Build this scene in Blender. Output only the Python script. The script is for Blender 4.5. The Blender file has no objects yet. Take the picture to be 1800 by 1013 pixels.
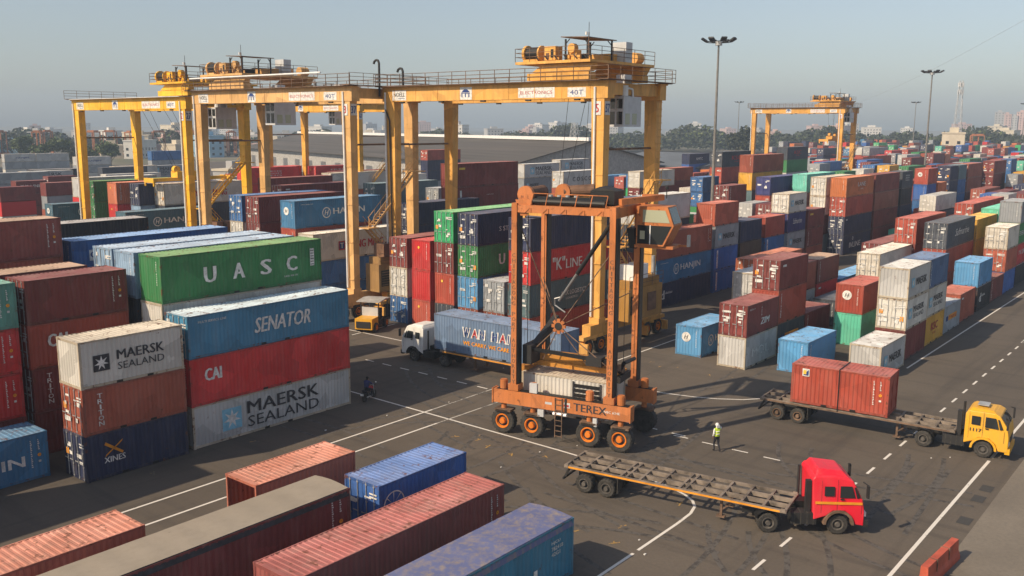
import bpy, bmesh, math, random
from mathutils import Vector, Matrix
random.seed(7)
PI = math.pi
scene = bpy.context.scene
C = scene.collection
# ---------------------------------------------------------------- camera, sky, sun, exposure
cd = bpy.data.cameras.new('camera'); cam = bpy.data.objects.new('camera', cd); C.objects.link(cam)
scene.camera = cam
YAW, PITCH, ROLL, CAMH, FPX = math.radians(39.209), math.radians(10.011), math.radians(0.253), 19.150, 1621.8
fw = Vector((math.cos(YAW)*math.cos(PITCH), math.sin(YAW)*math.cos(PITCH), -math.sin(PITCH)))
rt0 = Vector((math.sin(YAW), -math.cos(YAW), 0)); up0 = rt0.cross(fw)
rt = rt0*math.cos(ROLL) + up0*math.sin(ROLL); up = -rt0*math.sin(ROLL) + up0*math.cos(ROLL)
cam.matrix_world = Matrix(((rt.x, up.x, -fw.x, 0), (rt.y, up.y, -fw.y, 0), (rt.z, up.z, -fw.z, CAMH), (0, 0, 0, 1)))
cd.sensor_width = 36.0; cd.sensor_fit = 'HORIZONTAL'; cd.lens = FPX/1800*36.0
cd.clip_start = 0.5; cd.clip_end = 9000
world = bpy.data.worlds.new('World'); scene.world = world; world.use_nodes = True
wn = world.node_tree.nodes; wl = world.node_tree.links
for n in list(wn): wn.remove(n)
sky = wn.new('ShaderNodeTexSky'); sky.sky_type = 'NISHITA'; sky.sun_disc = False
SUN_DIR = Vector((-0.94*math.cos(math.radians(38)), 0.342*math.cos(math.radians(38)), math.sin(math.radians(38))))  # towards the sun
sky.sun_elevation = math.radians(38); sky.sun_rotation = math.atan2(SUN_DIR.x, SUN_DIR.y)
sky.altitude = 0; sky.air_density = 1.0; sky.dust_density = 1.3; sky.ozone_density = 1.2
hs = wn.new('ShaderNodeHueSaturation'); hs.inputs['Saturation'].default_value = 0.72
bg = wn.new('ShaderNodeBackground'); bg.inputs['Strength'].default_value = 0.086
wo = wn.new('ShaderNodeOutputWorld')
wl.new(sky.outputs[0], hs.inputs['Color']); wl.new(hs.outputs[0], bg.inputs['Color']); wl.new(bg.outputs[0], wo.inputs['Surface'])
sd = bpy.data.lights.new('sun', 'SUN'); sun = bpy.data.objects.new('sun', sd); C.objects.link(sun)
sd.energy = 3.7; sd.angle = math.radians(0.6); sd.color = (1.0, 0.81, 0.58)
sun.rotation_euler = SUN_DIR.to_track_quat('Z', 'Y').to_euler(); sun.location = (0, 0, 60)
scene.view_settings.view_transform = 'Standard'; scene.view_settings.look = 'None'
scene.view_settings.exposure = 0.50; scene.view_settings.gamma = 1.0
scene.view_settings.use_curve_mapping = False
scene.render.engine = 'CYCLES'

# ---------------------------------------------------------------- materials
MATS = {}
def newmat(name):
    m = bpy.data.materials.new(name); m.use_nodes = True
    nt = m.node_tree; b = nt.nodes['Principled BSDF']
    return m, nt, b
def N(nt, t, **kw):
    n = nt.nodes.new(t)
    for k, v in kw.items(): setattr(n, k, v)
    return n
def mix(nt, fac, a, b):
    m = nt.nodes.new('ShaderNodeMix'); m.data_type = 'RGBA'
    for sock, v in ((m.inputs[0], fac), (m.inputs[6], a), (m.inputs[7], b)):
        if isinstance(v, (int, float)): sock.default_value = v
        elif isinstance(v, tuple): sock.default_value = (*v, 1) if len(v) == 3 else v
        else: nt.links.new(v, sock)
    return m.outputs[2]
def ramp(nt, fac, p0, p1, c0=0.0, c1=1.0):
    r = nt.nodes.new('ShaderNodeMapRange'); r.inputs[1].default_value = p0; r.inputs[2].default_value = p1
    r.inputs[3].default_value = c0; r.inputs[4].default_value = c1; r.clamp = True
    nt.links.new(fac, r.inputs[0]); return r.outputs[0]
def noise(nt, vec, scale, detail=4, rough=0.6):
    n = nt.nodes.new('ShaderNodeTexNoise'); n.inputs['Scale'].default_value = scale
    n.inputs['Detail'].default_value = detail; n.inputs['Roughness'].default_value = rough
    if vec is not None: nt.links.new(vec, n.inputs['Vector'])
    return n.outputs['Fac']
def coords(nt, scale=(1, 1, 1), rnd=True):
    tc = nt.nodes.new('ShaderNodeTexCoord'); mp = nt.nodes.new('ShaderNodeMapping')
    mp.inputs['Scale'].default_value = scale
    nt.links.new(tc.outputs['Object'], mp.inputs['Vector'])
    if rnd:
        oi = nt.nodes.new('ShaderNodeObjectInfo'); ml = nt.nodes.new('ShaderNodeVectorMath'); ml.operation = 'SCALE'
        ml.inputs[0].default_value = (91.0, 37.0, 53.0); nt.links.new(oi.outputs['Random'], ml.inputs['Scale'])
        nt.links.new(ml.outputs[0], mp.inputs['Location'])
    return mp.outputs[0]
def paint(name, col=None, fade=0.25, rust=0.55, rustcol=(0.13, 0.05, 0.025), dust=0.15, dustcol=(0.36, 0.31, 0.25), rough=0.55, streak=True, patch=0.15):
    m, nt, b = newmat(name)
    if col is None:
        oi = N(nt, 'ShaderNodeObjectInfo'); base = oi.outputs['Color']
    else: base = col
    v = coords(nt); vs = coords(nt, (3.0, 3.0, 0.35) if streak else (1, 1, 1))
    n1 = noise(nt, v, 0.35, 3); n2 = noise(nt, vs, 1.1, 6, 0.7); n3 = noise(nt, v, 2.3, 6, 0.65)
    fadec = nt.nodes.new('ShaderNodeHueSaturation'); fadec.inputs['Saturation'].default_value = 0.88; fadec.inputs['Value'].default_value = 1.35
    if col is None: nt.links.new(base, fadec.inputs['Color'])
    else: fadec.inputs['Color'].default_value = (*col, 1)
    c = mix(nt, ramp(nt, n1, 0.35, 0.7, 0, fade*2), base, fadec.outputs[0])
    vo = nt.nodes.new('ShaderNodeTexVoronoi'); vo.inputs['Scale'].default_value = 0.75; nt.links.new(v, vo.inputs['Vector'])
    pv = nt.nodes.new('ShaderNodeHueSaturation'); sp = nt.nodes.new('ShaderNodeSeparateColor'); nt.links.new(vo.outputs['Color'], sp.inputs[0])
    nt.links.new(ramp(nt, sp.outputs[0], 0, 1, 1-patch, 1+patch), pv.inputs['Value']); nt.links.new(c, pv.inputs['Color']); c = pv.outputs[0]
    c = mix(nt, ramp(nt, n2, 0.45, 0.8, 0, dust*2), c, dustcol)
    c = mix(nt, ramp(nt, n3, rust+0.06, rust+0.14, 0, 0.85), c, rustcol)
    nt.links.new(c, b.inputs['Base Color']); b.inputs['Roughness'].default_value = rough
    b.inputs['Specular IOR Level'].default_value = 0.35
    MATS[name] = m; return m
def plain(name, col, rough=0.6, metal=0.0, var=0.12, spec=0.4, scale=1.5):
    m, nt, b = newmat(name)
    v = coords(nt); n = noise(nt, v, scale, 5)
    dark = tuple(x*(1-2*var) for x in col); lite = tuple(min(1, x*(1+2*var)) for x in col)
    nt.links.new(mix(nt, ramp(nt, n, 0.3, 0.7), dark, lite), b.inputs['Base Color'])
    b.inputs['Roughness'].default_value = rough; b.inputs['Metallic'].default_value = metal
    b.inputs['Specular IOR Level'].default_value = spec
    MATS[name] = m; return m
paint('box_paint', fade=0.2, rust=0.585, dust=0.085)
paint('box_roof', fade=0.45, rust=0.51, dust=0.20, streak=False, rough=0.6)
paint('box_frame', fade=0.2, rust=0.5, dust=0.15)
paint('tarp', fade=0.2, rust=0.66, rustcol=(0.10, 0.075, 0.055), dust=0.38, dustcol=(0.27, 0.23, 0.18), streak=True, rough=0.6, patch=0.0)
paint('straddle_paint', fade=0.15, rust=0.53, rustcol=(0.16, 0.06, 0.03), dust=0.3, dustcol=(0.20, 0.09, 0.045))
paint('crane_paint', fade=0.2, rust=0.60, rustcol=(0.12, 0.06, 0.025), dust=0.2, dustcol=(0.12, 0.07, 0.03))
paint('cab_paint', fade=0.12, rust=0.7, dust=0.13, dustcol=(0.2, 0.15, 0.11), rough=0.42, patch=0.02)
paint('tarp_blue', fade=0.2, rust=0.72, rustcol=(0.10, 0.12, 0.26), dust=0.62, dustcol=(0.31, 0.25, 0.19), streak=True, rough=0.6, patch=0.0)
plain('white_mark', (0.66, 0.65, 0.62), 0.6, var=0.16, scale=3.5)
plain('black_mark', (0.035, 0.036, 0.042), 0.6, var=.25, scale=3.5)
plain('red_mark', (0.42, 0.03, 0.035), 0.6)
plain('blue_mark', (0.22, 0.48, 0.62), 0.6)
plain('dark_blue_mark', (0.02, 0.05, 0.2), 0.6)
plain('orange_mark', (0.75, 0.3, 0.02), 0.6)
plain('yellow_mark', (0.72, 0.5, 0.06), 0.6)
plain('lime_mark', (0.4, 0.6, 0.1), 0.6)
plain('steel', (0.25, 0.25, 0.25), 0.45, 0.6)
plain('mast_steel', (0.20, 0.19, 0.175), 0.55, 0.2)
plain('galvanised', (0.42, 0.43, 0.43), 0.5, 0.3)
plain('dark_metal', (0.025, 0.024, 0.024), 0.6)
plain('grease', (0.012, 0.012, 0.012), 0.5)
plain('rubber', (0.045, 0.042, 0.038), 0.85, var=0.25, scale=4)
plain('rust_steel', (0.16, 0.10, 0.065), 0.75, var=0.3)
plain('rim_grey', (0.11, 0.10, 0.09), 0.6, var=.2)
plain('trailer_steel', (0.19, 0.155, 0.125), 0.75, var=0.3)
plain('white_paint', (0.74, 0.74, 0.72), 0.4, var=0.06)
plain('cabin_grey', (0.52, 0.53, 0.54), 0.5, var=0.06)
plain('brown_drum', (0.16, 0.085, 0.05), 0.7, var=0.2)
plain('hub_orange', (0.72, 0.20, 0.02), 0.5, var=0.15)
plain('wood', (0.25, 0.17, 0.1), 0.8)
plain('concrete', (0.36, 0.35, 0.33), 0.85)
plain('red_plastic', (0.45, 0.09, 0.05), 0.6)
plain('amber', (0.8, 0.33, 0.02), 0.3)
plain('skin', (0.16, 0.085, 0.055), 0.6)
plain('hair', (0.012, 0.010, 0.009), 0.7)
plain('dark_cloth', (0.02, 0.021, 0.03), 0.85)
plain('navy_cloth', (0.03, 0.035, 0.11), 0.85)
plain('hivis', (0.55, 0.72, 0.05), 0.7)
plain('white_cloth', (0.72, 0.72, 0.72), 0.8)
def glassmat(name, col=(0.02, 0.025, 0.028)):
    m, nt, b = newmat(name); b.inputs['Base Color'].default_value = (*col, 1); b.inputs['Roughness'].default_value = 0.08
    b.inputs['Specular IOR Level'].default_value = 0.6; MATS[name] = m
glassmat('dark_glass'); glassmat('tinted_panel', (0.40, 0.42, 0.30))

# ---------------------------------------------------------------- mesh helpers
class MB:
    def __init__(s): s.v = []; s.f = []; s.m = []; s.mats = []
    def mi(s, mat):
        if mat not in s.mats: s.mats.append(mat)
        return s.mats.index(mat)
    def add(s, vs, fs, mat):
        o = len(s.v); s.v += [tuple(v) for v in vs]; k = s.mi(mat)
        for f in fs: s.f.append(tuple(i+o for i in f)); s.m.append(k)
        return s
    def box(s, x0, x1, y0, y1, z0, z1, mat):
        v = [(x0,y0,z0),(x1,y0,z0),(x1,y1,z0),(x0,y1,z0),(x0,y0,z1),(x1,y0,z1),(x1,y1,z1),(x0,y1,z1)]
        return s.add(v, [(3,2,1,0),(4,5,6,7),(0,1,5,4),(1,2,6,5),(2,3,7,6),(3,0,4,7)], mat)
    def bar(s, p0, p1, w, h, mat, upv=(0, 0, 1)):
        p0 = Vector(p0); p1 = Vector(p1); d = (p1-p0).normalized(); u = Vector(upv)
        if abs(d.dot(u)) > 0.98: u = Vector((1, 0, 0))
        r = d.cross(u).normalized(); u = r.cross(d)
        v = []
        for p in (p0, p1):
            for a, b in ((-1,-1),(1,-1),(1,1),(-1,1)): v.append(p + r*(a*w/2) + u*(b*h/2))
        return s.add(v, [(3,2,1,0),(4,5,6,7),(0,1,5,4),(1,2,6,5),(2,3,7,6),(3,0,4,7)], mat)
    def cyl(s, p0, p1, r0, mat, r1=None, n=12, cap=True):
        p0 = Vector(p0); p1 = Vector(p1); r1 = r0 if r1 is None else r1
        d = (p1-p0).normalized(); u = Vector((0, 0, 1)) if abs(d.z) < 0.95 else Vector((1, 0, 0))
        a = d.cross(u).normalized(); b = a.cross(d)
        v = [];
        for p, r in ((p0, r0), (p1, r1)):
            for i in range(n):
                t = 2*PI*i/n; v.append(p + a*(r*math.cos(t)) + b*(r*math.sin(t)))
        fs = [(i, (i+1) % n, n+(i+1) % n, n+i) for i in range(n)]
        if cap: fs += [tuple(range(n-1, -1, -1)), tuple(range(n, 2*n))]
        return s.add(v, fs, mat)
    def lathe(s, c, axis, prof, mat, n=20):
        """prof: list of (offset along axis, radius)"""
        c = Vector(c); d = Vector(axis).normalized(); u = Vector((0, 0, 1)) if abs(d.z) < 0.95 else Vector((1, 0, 0))
        a = d.cross(u).normalized(); b = a.cross(d); v = []
        for o, r in prof:
            for i in range(n):
                t = 2*PI*i/n; v.append(c + d*o + a*(r*math.cos(t)) + b*(r*math.sin(t)))
        fs = []
        for k in range(len(prof)-1):
            fs += [(k*n+i, k*n+(i+1) % n, (k+1)*n+(i+1) % n, (k+1)*n+i) for i in range(n)]
        fs += [tuple(range(n-1, -1, -1)), tuple(range((len(prof)-1)*n, len(prof)*n))]
        return s.add(v, fs, mat)
    def prism(s, prof, axis, a0, a1, mat):
        """prof: polygon in the two other axes (x,z) for axis 'y', (y,z) for axis 'x', (x,y) for 'z'"""
        n = len(prof); v = []
        for a in (a0, a1):
            for p, q in prof: v.append((p, a, q) if axis == 'y' else ((a, p, q) if axis == 'x' else (p, q, a)))
        fs = [(i, (i+1) % n, n+(i+1) % n, n+i) for i in range(n)] + [tuple(range(n-1, -1, -1)), tuple(range(n, 2*n))]
        return s.add(v, fs, mat)
    def tube(s, pts, r, mat, n=6):
        for a, b in zip(pts[:-1], pts[1:]): s.cyl(a, b, r, mat, n=n)
        return s
    def mesh(s, name, smooth=False):
        me = bpy.data.meshes.new(name); me.from_pydata([tuple(v) for v in s.v], [], s.f)
        for m in s.mats: me.materials.append(MATS[m])
        for p, k in zip(me.polygons, s.m): p.material_index = k
        bm = bmesh.new(); bm.from_mesh(me); bmesh.ops.recalc_face_normals(bm, faces=bm.faces); bm.to_mesh(me); bm.free()
        if smooth:
            for p in me.polygons: p.use_smooth = True
        return me
    def build(s, name, parent=None, color=None, smooth=False, loc=None):
        return put(name, s.mesh(name, smooth), parent, color, loc)
def put(name, me, parent=None, color=None, loc=None):
    o = bpy.data.objects.new(name, me); C.objects.link(o)
    if parent is not None: o.parent = parent
    if color is not None: o.color = (*color, 1)
    if loc is not None: o.location = loc
    return o
def tag(o, label=None, cat=None, group=None, kind=None):
    if label: o['label'] = label
    if cat: o['category'] = cat
    if group: o['group'] = group
    if kind: o['kind'] = kind
    return o
def thing(name, label, cat, loc=(0, 0, 0), rz=0.0, group=None):
    o = bpy.data.objects.new(name, None); C.objects.link(o); o.empty_display_size = 0.5
    o.location = loc; o.rotation_euler = (0, 0, rz); return tag(o, label, cat, group)
def copy_tree(o, parent=None):
    c = o.copy(); C.objects.link(c)
    if parent is not None: c.parent = parent
    for ch in list(o.children): copy_tree(ch, c)
    return c
# lettering: built-in font turned into flat mesh pieces
_TXT = {}
def text_data(s, bold=0.0, shear=0.0):
    k = (s, bold, shear)
    if k in _TXT: return _TXT[k]
    cu = bpy.data.curves.new('text', 'FONT'); cu.body = s; cu.offset = bold; cu.shear = shear; cu.resolution_u = 2
    ob = bpy.data.objects.new('text', cu); C.objects.link(ob)
    dg = bpy.context.evaluated_depsgraph_get(); ev = ob.evaluated_get(dg); me = ev.to_mesh()
    v = [(p.co.x, p.co.y) for p in me.vertices]; f = [tuple(p.vertices) for p in me.polygons]
    ev.to_mesh_clear(); bpy.data.objects.remove(ob); bpy.data.curves.remove(cu)
    xs = [p[0] for p in v] or [0, 1]; ys = [p[1] for p in v] or [0, 1]
    x0, x1, y0, y1 = min(xs), max(xs), min(ys), max(ys)
    v = [((p[0]-x0)/(x1-x0), (p[1]-y0)/(y1-y0)) for p in v]
    _TXT[k] = (v, f); return _TXT[k]
def text(mb, s, place, u0, u1, w0, w1, mat, bold=0.02, shear=0.0):
    """fit text s in the rectangle u0..u1 x w0..w1; place(u, w) gives the 3d point"""
    v, f = text_data(s, 0.0, shear); bd = bold*(w1-w0)*1.1
    n = (Vector(place(1, 0))-Vector(place(0, 0))).cross(Vector(place(0, 1))-Vector(place(0, 0))).normalized()*.0016
    for k, du in enumerate((0, -bd, bd) if bold > .015 else (0,)):
        mb.add([Vector(place(u0+du+(u1-u0)*a, w0+(w1-w0)*b))+n*k for a, b in v], f, mat)
def rect(mb, place, u0, u1, w0, w1, mat):
    mb.add([place(u0, w0), place(u1, w0), place(u1, w1), place(u0, w1)], [(0, 1, 2, 3)], mat)
def poly(mb, place, pts, mat): mb.add([place(u, w) for u, w in pts], [tuple(range(len(pts)))], mat)
def ring(mb, place, cu, cw, r0, r1, mat, n=20):
    v = []
    for r in (r0, r1):
        for i in range(n): v.append(place(cu+r*math.cos(2*PI*i/n), cw+r*math.sin(2*PI*i/n)))
    mb.add(v, [(i, (i+1) % n, n+(i+1) % n, n+i) for i in range(n)], mat)
def star(mb, place, cu, cw, r, mat, n=7, inner=0.38):
    pts = []
    for i in range(2*n):
        rr = r if i % 2 == 0 else r*inner; t = PI/2 + PI*i/n; pts.append((cu+rr*math.cos(t), cw+rr*math.sin(t)))
    c = (cu, cw)
    for i in range(2*n): poly(mb, place, [c, pts[i], pts[(i+1) % (2*n)]], mat)
HAZE = 0.0004
# containers that show largest in the view are built one by one, the rest go into one object
KEEP = set('c0 c1 c10 c100 c101 c103 c104 c105 c108 c11 c111 c112 c114 c115 c116 c118 c119 c120 c123 c124 c128 c129 c130 c131 c132 c135 c136 c139 c14 c140 c143 c144 c145 c149 c15 c150 c154 c155 c159 c16 c162 c163 c165 c166 c167 c17 c18 c182 c183 c186 c187 c19 c190 c191 c194 c195 c196 c197 c198 c2 c20 c201 c202 c205 c206 c209 c21 c210 c213 c214 c218 c22 c222 c223 c226 c227 c228 c23 c239 c24 c240 c244 c248 c251 c252 c255 c258 c259 c262 c263 c266 c267 c27 c271 c274 c275 c276 c277 c279 c28 c280 c283 c286 c289 c290 c291 c292 c294 c295 c297 c298 c3 c301 c304 c307 c308 c310 c311 c315 c319 c32 c322 c323 c327 c331 c335 c339 c340 c341 c342 c343 c344 c345 c346 c347 c348 c349 c350 c351 c352 c353 c354 c355 c356 c357 c358 c359 c36 c360 c361 c362 c363 c364 c366 c367 c370 c371 c372 c373 c374 c375 c376 c377 c378 c379 c380 c382 c384 c385 c388 c391 c393 c394 c395 c397 c399 c4 c40 c400 c401 c402 c403 c44 c45 c49 c5 c50 c51 c52 c53 c54 c55 c56 c57 c58 c59 c6 c60 c61 c62 c63 c64 c65 c66 c67 c68 c69 c7 c70 c71 c72 c73 c74 c75 c76 c78 c79 c8 c81 c82 c84 c85 c86 c87 c88 c89 c9 c90 c91 c92 c93 c94 c95 c96 c97 c99 f1 f100 f102 f103 f107 f133 f135 f146 f15 f176 f183 f195 f199 f2 f214 f246 f249 f250 f252 f266 f30 f309 f323 f33 f354 f38 f433 f44 f444 f450 f456 f476 f480 f49 f516 f518 f566 f567 f574 f59 f6 f606 f629 f640 f651 f695 f75 f761 f8 f814 f83 f86 f91 f911 f94 f95'.split())
STACKS = [
(6.30,34.90,'bottom left corner, beside the white lines','40 salmon w'),
(23.95,34.90,'behind the long tan-roofed one','20 salmonopen d'),
(13.90,30.75,'bottom left foreground','40H tarpmaroon w code'),
(27.60,30.40,'foreground','20 royal d wheel'),
(19.40,26.15,'foreground, beside the purple tarpaulin','40 maroonpink w code'),
(18.45,21.50,'bottom edge of the photo','40 tarpblue w FINAL'),
(28.70,47.75,'beside the motorcycle','40 greywhite w MAERSK40;40H red w CAI;40 senator d SENATOR'),
(22.10,47.50,'at the near corner of the left block','20 navy d XLOGO;20 brown d TRITON;20 white w MAERSK20'),
(29.00,50.90,'behind the three pale blue-topped containers','40 blue w;40H maroon d;40H white w;40H green w UASC'),
(9.20,50.30,'at the left edge, on the ground','40 hjblue w HANJINR code'),
(22.30,53.70,'beside the left front short stack','20 maroon d;20 maroon d TRITON;20 redbrown d CAI20;20 maroon d code'),
(15.75,53.70,'at the left edge','20 maroon d;20 red w code;20 red w code;20 sea w code'),
(29.00,53.80,'behind the long green lettered one','40 maroon d;40H navy w;40H slate w;40H paleblue w'),
(29.00,56.60,'two rows behind the green lettered one','40 blue d;40H maroon d;40H navy d;40H paleblue d'),
(29.10,62.20,'four rows behind the green lettered one','40 grey w;40H maroon d;40H navy w;40H one w ONE'),
(15.40,57.00,'upper left, behind the maroon ones','40 maroon d;40 maroon d;40 brown w;40 tanmaroon w'),
(16.30,62.10,'upper left edge, highest there','40 maroon d;40 grey w;40 maroon d;40 brown w;40 tanmaroon w code'),
(29.00,73.80,'behind the long blue one','40 grey d;40H maroon d;40H navy d;40H black w'),
(61.80,63.50,'first from the left of the six door-end stacks','40 blue d;40H white d;40H maroon d'),
(61.80,60.40,'second of the six door-end stacks','40 redbrown w;40H red w;40H red w'),
(61.80,57.40,'third of the six door-end stacks','40 slate d;40H redbrown w;40H maroon d;40H lime d'),
(61.80,54.40,'fourth of the six door-end stacks','40 brown d;40H sky d;40H green d U;40H navy d STT'),
(61.80,51.30,'fifth of the six door-end stacks','40 brown d;40H grey d'),
(61.80,48.40,'sixth, behind the straddle carrier','40 redbrown d;40H tealgrey d LOGI;40H red d KLINE;40H navy d'),
(83.70,48.70,'behind the gantry crane leg, near row','40 navy w DLOGO;40 hjblue w HANJIN;40H brown w code'),
(96.60,48.70,'in the near row','20 royal w VLOGO;20 royal w VLOGO;20 grey w MAERSKS;20 rust w'),
(103.30,48.70,'second short stack of the near row','20 maroon d;20 tanbrown w;20 navy w'),
(110.40,48.70,'third short stack of the near row','20 blue w;20 blue w VLOGO;20 redbrown w'),
(117.40,48.70,'fourth short stack of the near row','20 maroon d;20 grey w MAERSKS;20 indigo w SCRIPT;20 white d MAERSKS'),
(124.20,48.70,'fifth short stack of the near row','20 brown d;20 maroon w VTXT;20 maroon w YTAG'),
(138.60,48.70,'in the tall stack at the bend','40H navy d IVL;40H navy d TAG;40H redbrown d;40H orange w LANE'),
(151.70,48.70,'right of the tall orange-topped stack','40H maroon w;40H maroon w;40H rustbrown w;40H maroon w'),
(165.40,48.70,'far part of the near row','20H navy w;20H navy w;20H black w;20H slate w TAGS'),
(180.60,48.70,'far part of the near row, emblem end','20H maroon w;20H blue w VTXT;20H royal w VTXT;20H redbrown w HJ'),
(187.60,48.70,'far part of the near row, before the navy stack','20H maroon w;20H maroon w;20H orange w'),
(195.70,48.70,'far navy door stack','20H blue d;20H navy w;20H navy d;20H navy d'),
(202.30,48.70,'after the far navy stack','20H navy w;20H blue w;20H blue w;20H tealgrey w'),
(209.50,48.70,'long, near the right edge','40H slate d;40H maroon w;40H brown d;40H brown d'),
(232.80,48.70,'longest tall stack by the right edge','40H navy w;40H maroon d;40H maroon d;40H maroon d'),
(250.50,48.70,'right edge, behind the tall maroon stack','20H navy w;20H black w;20H blue w;20H blue d'),
(138.60,51.80,'second row, white-ended','40H grey d;40H maroon d;40H white d;40H white d'),
(144.80,57.28,'third row, mint end','40H blue w;40H grey w;40H maroon w;40H mint w'),
(138.08,60.47,'behind the white door stack','40 grey d;40H maroon d;40H redbrown d;40H indigo d'),
(143.13,65.88,'back row, tall with a yellow end','40H maroon w;40H navy w;40H tealgrey w;40H yellow w;40H brown w'),
(204.02,85.66,'back row, dark with a red emblem','40H maroon d;40H grey w;40H white w;40H green w;40H slate w RTAG'),
(157.85,78.78,'back rows, beside the lamp mast','40H maroon d;40H navy d;40H maroon d;40H redbrown d;40H slate d RTAG'),
(127.51,62.38,'back rows, small maroon doors','20 grey d;20 brown d;20 maroon d;20 maroon d VTXT'),
(145.83,76.18,'back rows, blue doors left of the lamp mast','20 navy d;20 green d;20 blue d;20 blue d'),
(84.00,51.80,'second row, behind the orange cab','40H grey w;40H maroon w;40H slate w;40H greywhite w'),
(97.00,54.90,'second row, green lettered','20 brown w;20H grey w;20H green w NG'),
(104.00,51.80,'second row, pale roofs','20 maroon w;20 brown w;20 white w'),
(104.50,54.80,'third row, pale roofs','20 grey w;20 maroon w;20 tanmaroon w'),
(105.00,57.80,'fourth row, pale roofs','20 grey w;20 maroon w;20 white w'),
(139.17,84.93,'in the block behind the cab, white door end','40 grey d;40H brown d;40H maroon d;40H white d'),
(157.30,90.92,'behind the white door end','40H maroon d;40H maroon d;40 maroon d;40 brown w'),
(237.10,128.53,'dark lettered, left of the lamp mast','40 grey d;40H maroon d;40H royal w;40H navy w KMTC'),
(59.80,77.90,'behind the left crane leg','40 grey d;40H slate w;40H redbrown w;40H hjblue w HANJIN'),
(59.60,74.80,'below the blue lettered one, red lettering','40 blue w VTXT;40 blue w;40H cream w YANG'),
(60.65,85.19,'behind the blue lettered one','40 grey d;40H brown d;40H maroon d;40H maroon d'),
(60.60,88.30,'blue door end left of the maroon doors','40 grey d;40H brown d;40H white d;40H blue d'),
(73.00,74.70,'behind the right crane leg, vertical lettering','40 maroon w;40 maroon w;40 navy d;40 navy d VTXT'),
(85.42,93.61,'behind the crane leg, grey','40 maroon d;40H maroon d;40H grey d;40H tealgrey d'),
(91.20,87.40,'grey doors between the crane legs','20 maroon w;20 grey w;20 brown d;20H grey d'),
(83.13,76.82,'tall dark maroon wall between the cranes','40H grey w;40H maroon w;40H brown w;40H maroon w SLOT;40H maroon w YTAG'),
(166.38,163.06,'orange doors behind the crane leg','40 maroon w;40 grey w;40 navy w;40 navy w;40 redbrown d'),
(210.99,181.80,'far small maroon doors','40 maroon w;40 grey w;40 maroon w;40 maroon d'),
(203.69,164.74,'far orange end','40 maroon w;40 grey w;40 maroon w;40 orange w'),
(148.90,118.40,'grey lettered, left of the crane leg','40 maroon w;40H grey w;40H grey w MAERSKS;40H greywhite w MAERSK40'),
(174.76,128.24,'grey lettered, behind another','40 maroon w;40H grey w;40H grey w;40H greywhite w MAERSK40'),
(129.76,94.57,'white doors, dark lettering','40 maroon w;40H grey w;40H brown w;40H greywhite d COSCO'),
(65.78,113.26,'cream long one with red lettering','40 grey d;40H maroon d;40H slate w;40H cream d YANG'),
(57.60,108.30,'under the red lettered cream one','40 grey d;40H maroon d;40H hjteal w HANJIN'),
(63.60,115.58,'navy doors left of the cream one','40 grey d;40H maroon d;40H paleblue w;40H navy d'),
(62.80,119.98,'orange end','40 maroon w;40H brown w;40H red w;40H rustorange w VTXT'),
(62.47,125.32,'green doors left of the orange end','40 grey d;40H maroon d;40H green d;40H green d'),
(64.99,134.72,'grey end behind the green doors','40 maroon w;40H grey w;40H red w;40H greywhite w'),
(60.26,133.37,'small teal lettered one at left','40 maroon w;40 grey w;40 hjteal w HANJIN'),
(79.93,192.10,'maroon lettered, upper left','20 maroon w;20 maroon w VTXT;20 maroon w LINES'),
(81.44,182.55,'long maroon, upper left','40 brown w;40 grey w;40 maroon w'),
(89.72,225.81,'grey lettered, far left','40 blue w;40 grey w MAERSKS;40 grey w'),
(97.15,229.41,'second grey lettered, far left','40 blue w;40 grey w MAERSKS;40 greywhite w MAERSK40'),
(102.32,236.77,'upper left, dark long','40 maroon w;40 navy w;40 black w'),
(143.92,353.46,'pale lettered, farthest left','40 white w;40 grey w;40H greywhite w HANJINK'),
(154.85,352.99,'pale, second farthest left','40 white w;40 grey w;40H greywhite w'),
(148.70,309.64,'pale lettered, right of it','40 white w;40 grey w;40H greywhite w HANJINK'),
(116.79,229.45,'slate, below the pale ones','40 white w;40 blue w;40H slate w'),
(121.91,233.50,'white box end, upper left','40 white w;40 grey w;40H white w'),
(153.87,270.80,'far blue, between the yellow legs','40 white w;40 grey w;40 grey w;40H blue w VTXT'),
(133.19,236.93,'grey lettered, between the yellow legs','40 white w;40 grey w;40 grey w MAERSK40'),
(101.69,145.74,'red lettered, behind the crane legs','40 grey w;40H maroon w;40H maroon w;40H red w HYUN'),
(113.39,140.92,'red end right of the red lettered one','40 grey w;40H maroon w;40H red w;40H red w TAGS'),
(99.36,143.45,'red end behind the bent stair','40 grey w;40H maroon w;40H red w;40H red w TAGS'),
(98.56,118.57,'white doors right of the red end','40 grey w;40H maroon w;40H brown w;40H white d'),
(102.82,122.20,'maroon beside the white doors','40 grey w;40H maroon w;40H brown w;40H maroon d'),
(74.00,98.88,'maroon doors below the red lettered one','40 grey w;40H maroon w;40H brown w;40H maroon d TAG'),
(82.77,113.97,'maroon, below the red lettered one','40 grey w;40H maroon w;40H brown w;40H maroon w'),
(70.80,21.40,'on the ground beside the road','20 greywhite w MAERSKS'),
(77.90,21.80,'three high beside the road','20 maroon w;20 white d MAERSKSL;20 greywhite w MAERSKS'),
(84.30,21.95,'second tall stack beside the road','20 yellow w RTAG;20 white w MAERSKSL;20 steel w VTXT'),
(90.70,22.10,'beside the road, orange emblem','20 grey w HAP'),
(97.10,22.20,'beside the road, faded roof','20H brown w TAG'),
(104.60,22.40,'beside the road','20 black w DLOGO;20 sky w VTXT'),
(111.20,22.50,'beside the road, low','20 maroon w VTXT'),
(117.80,22.55,'beside the road, near the right edge','20 royal w;20 rust d;20 cream d'),
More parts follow.
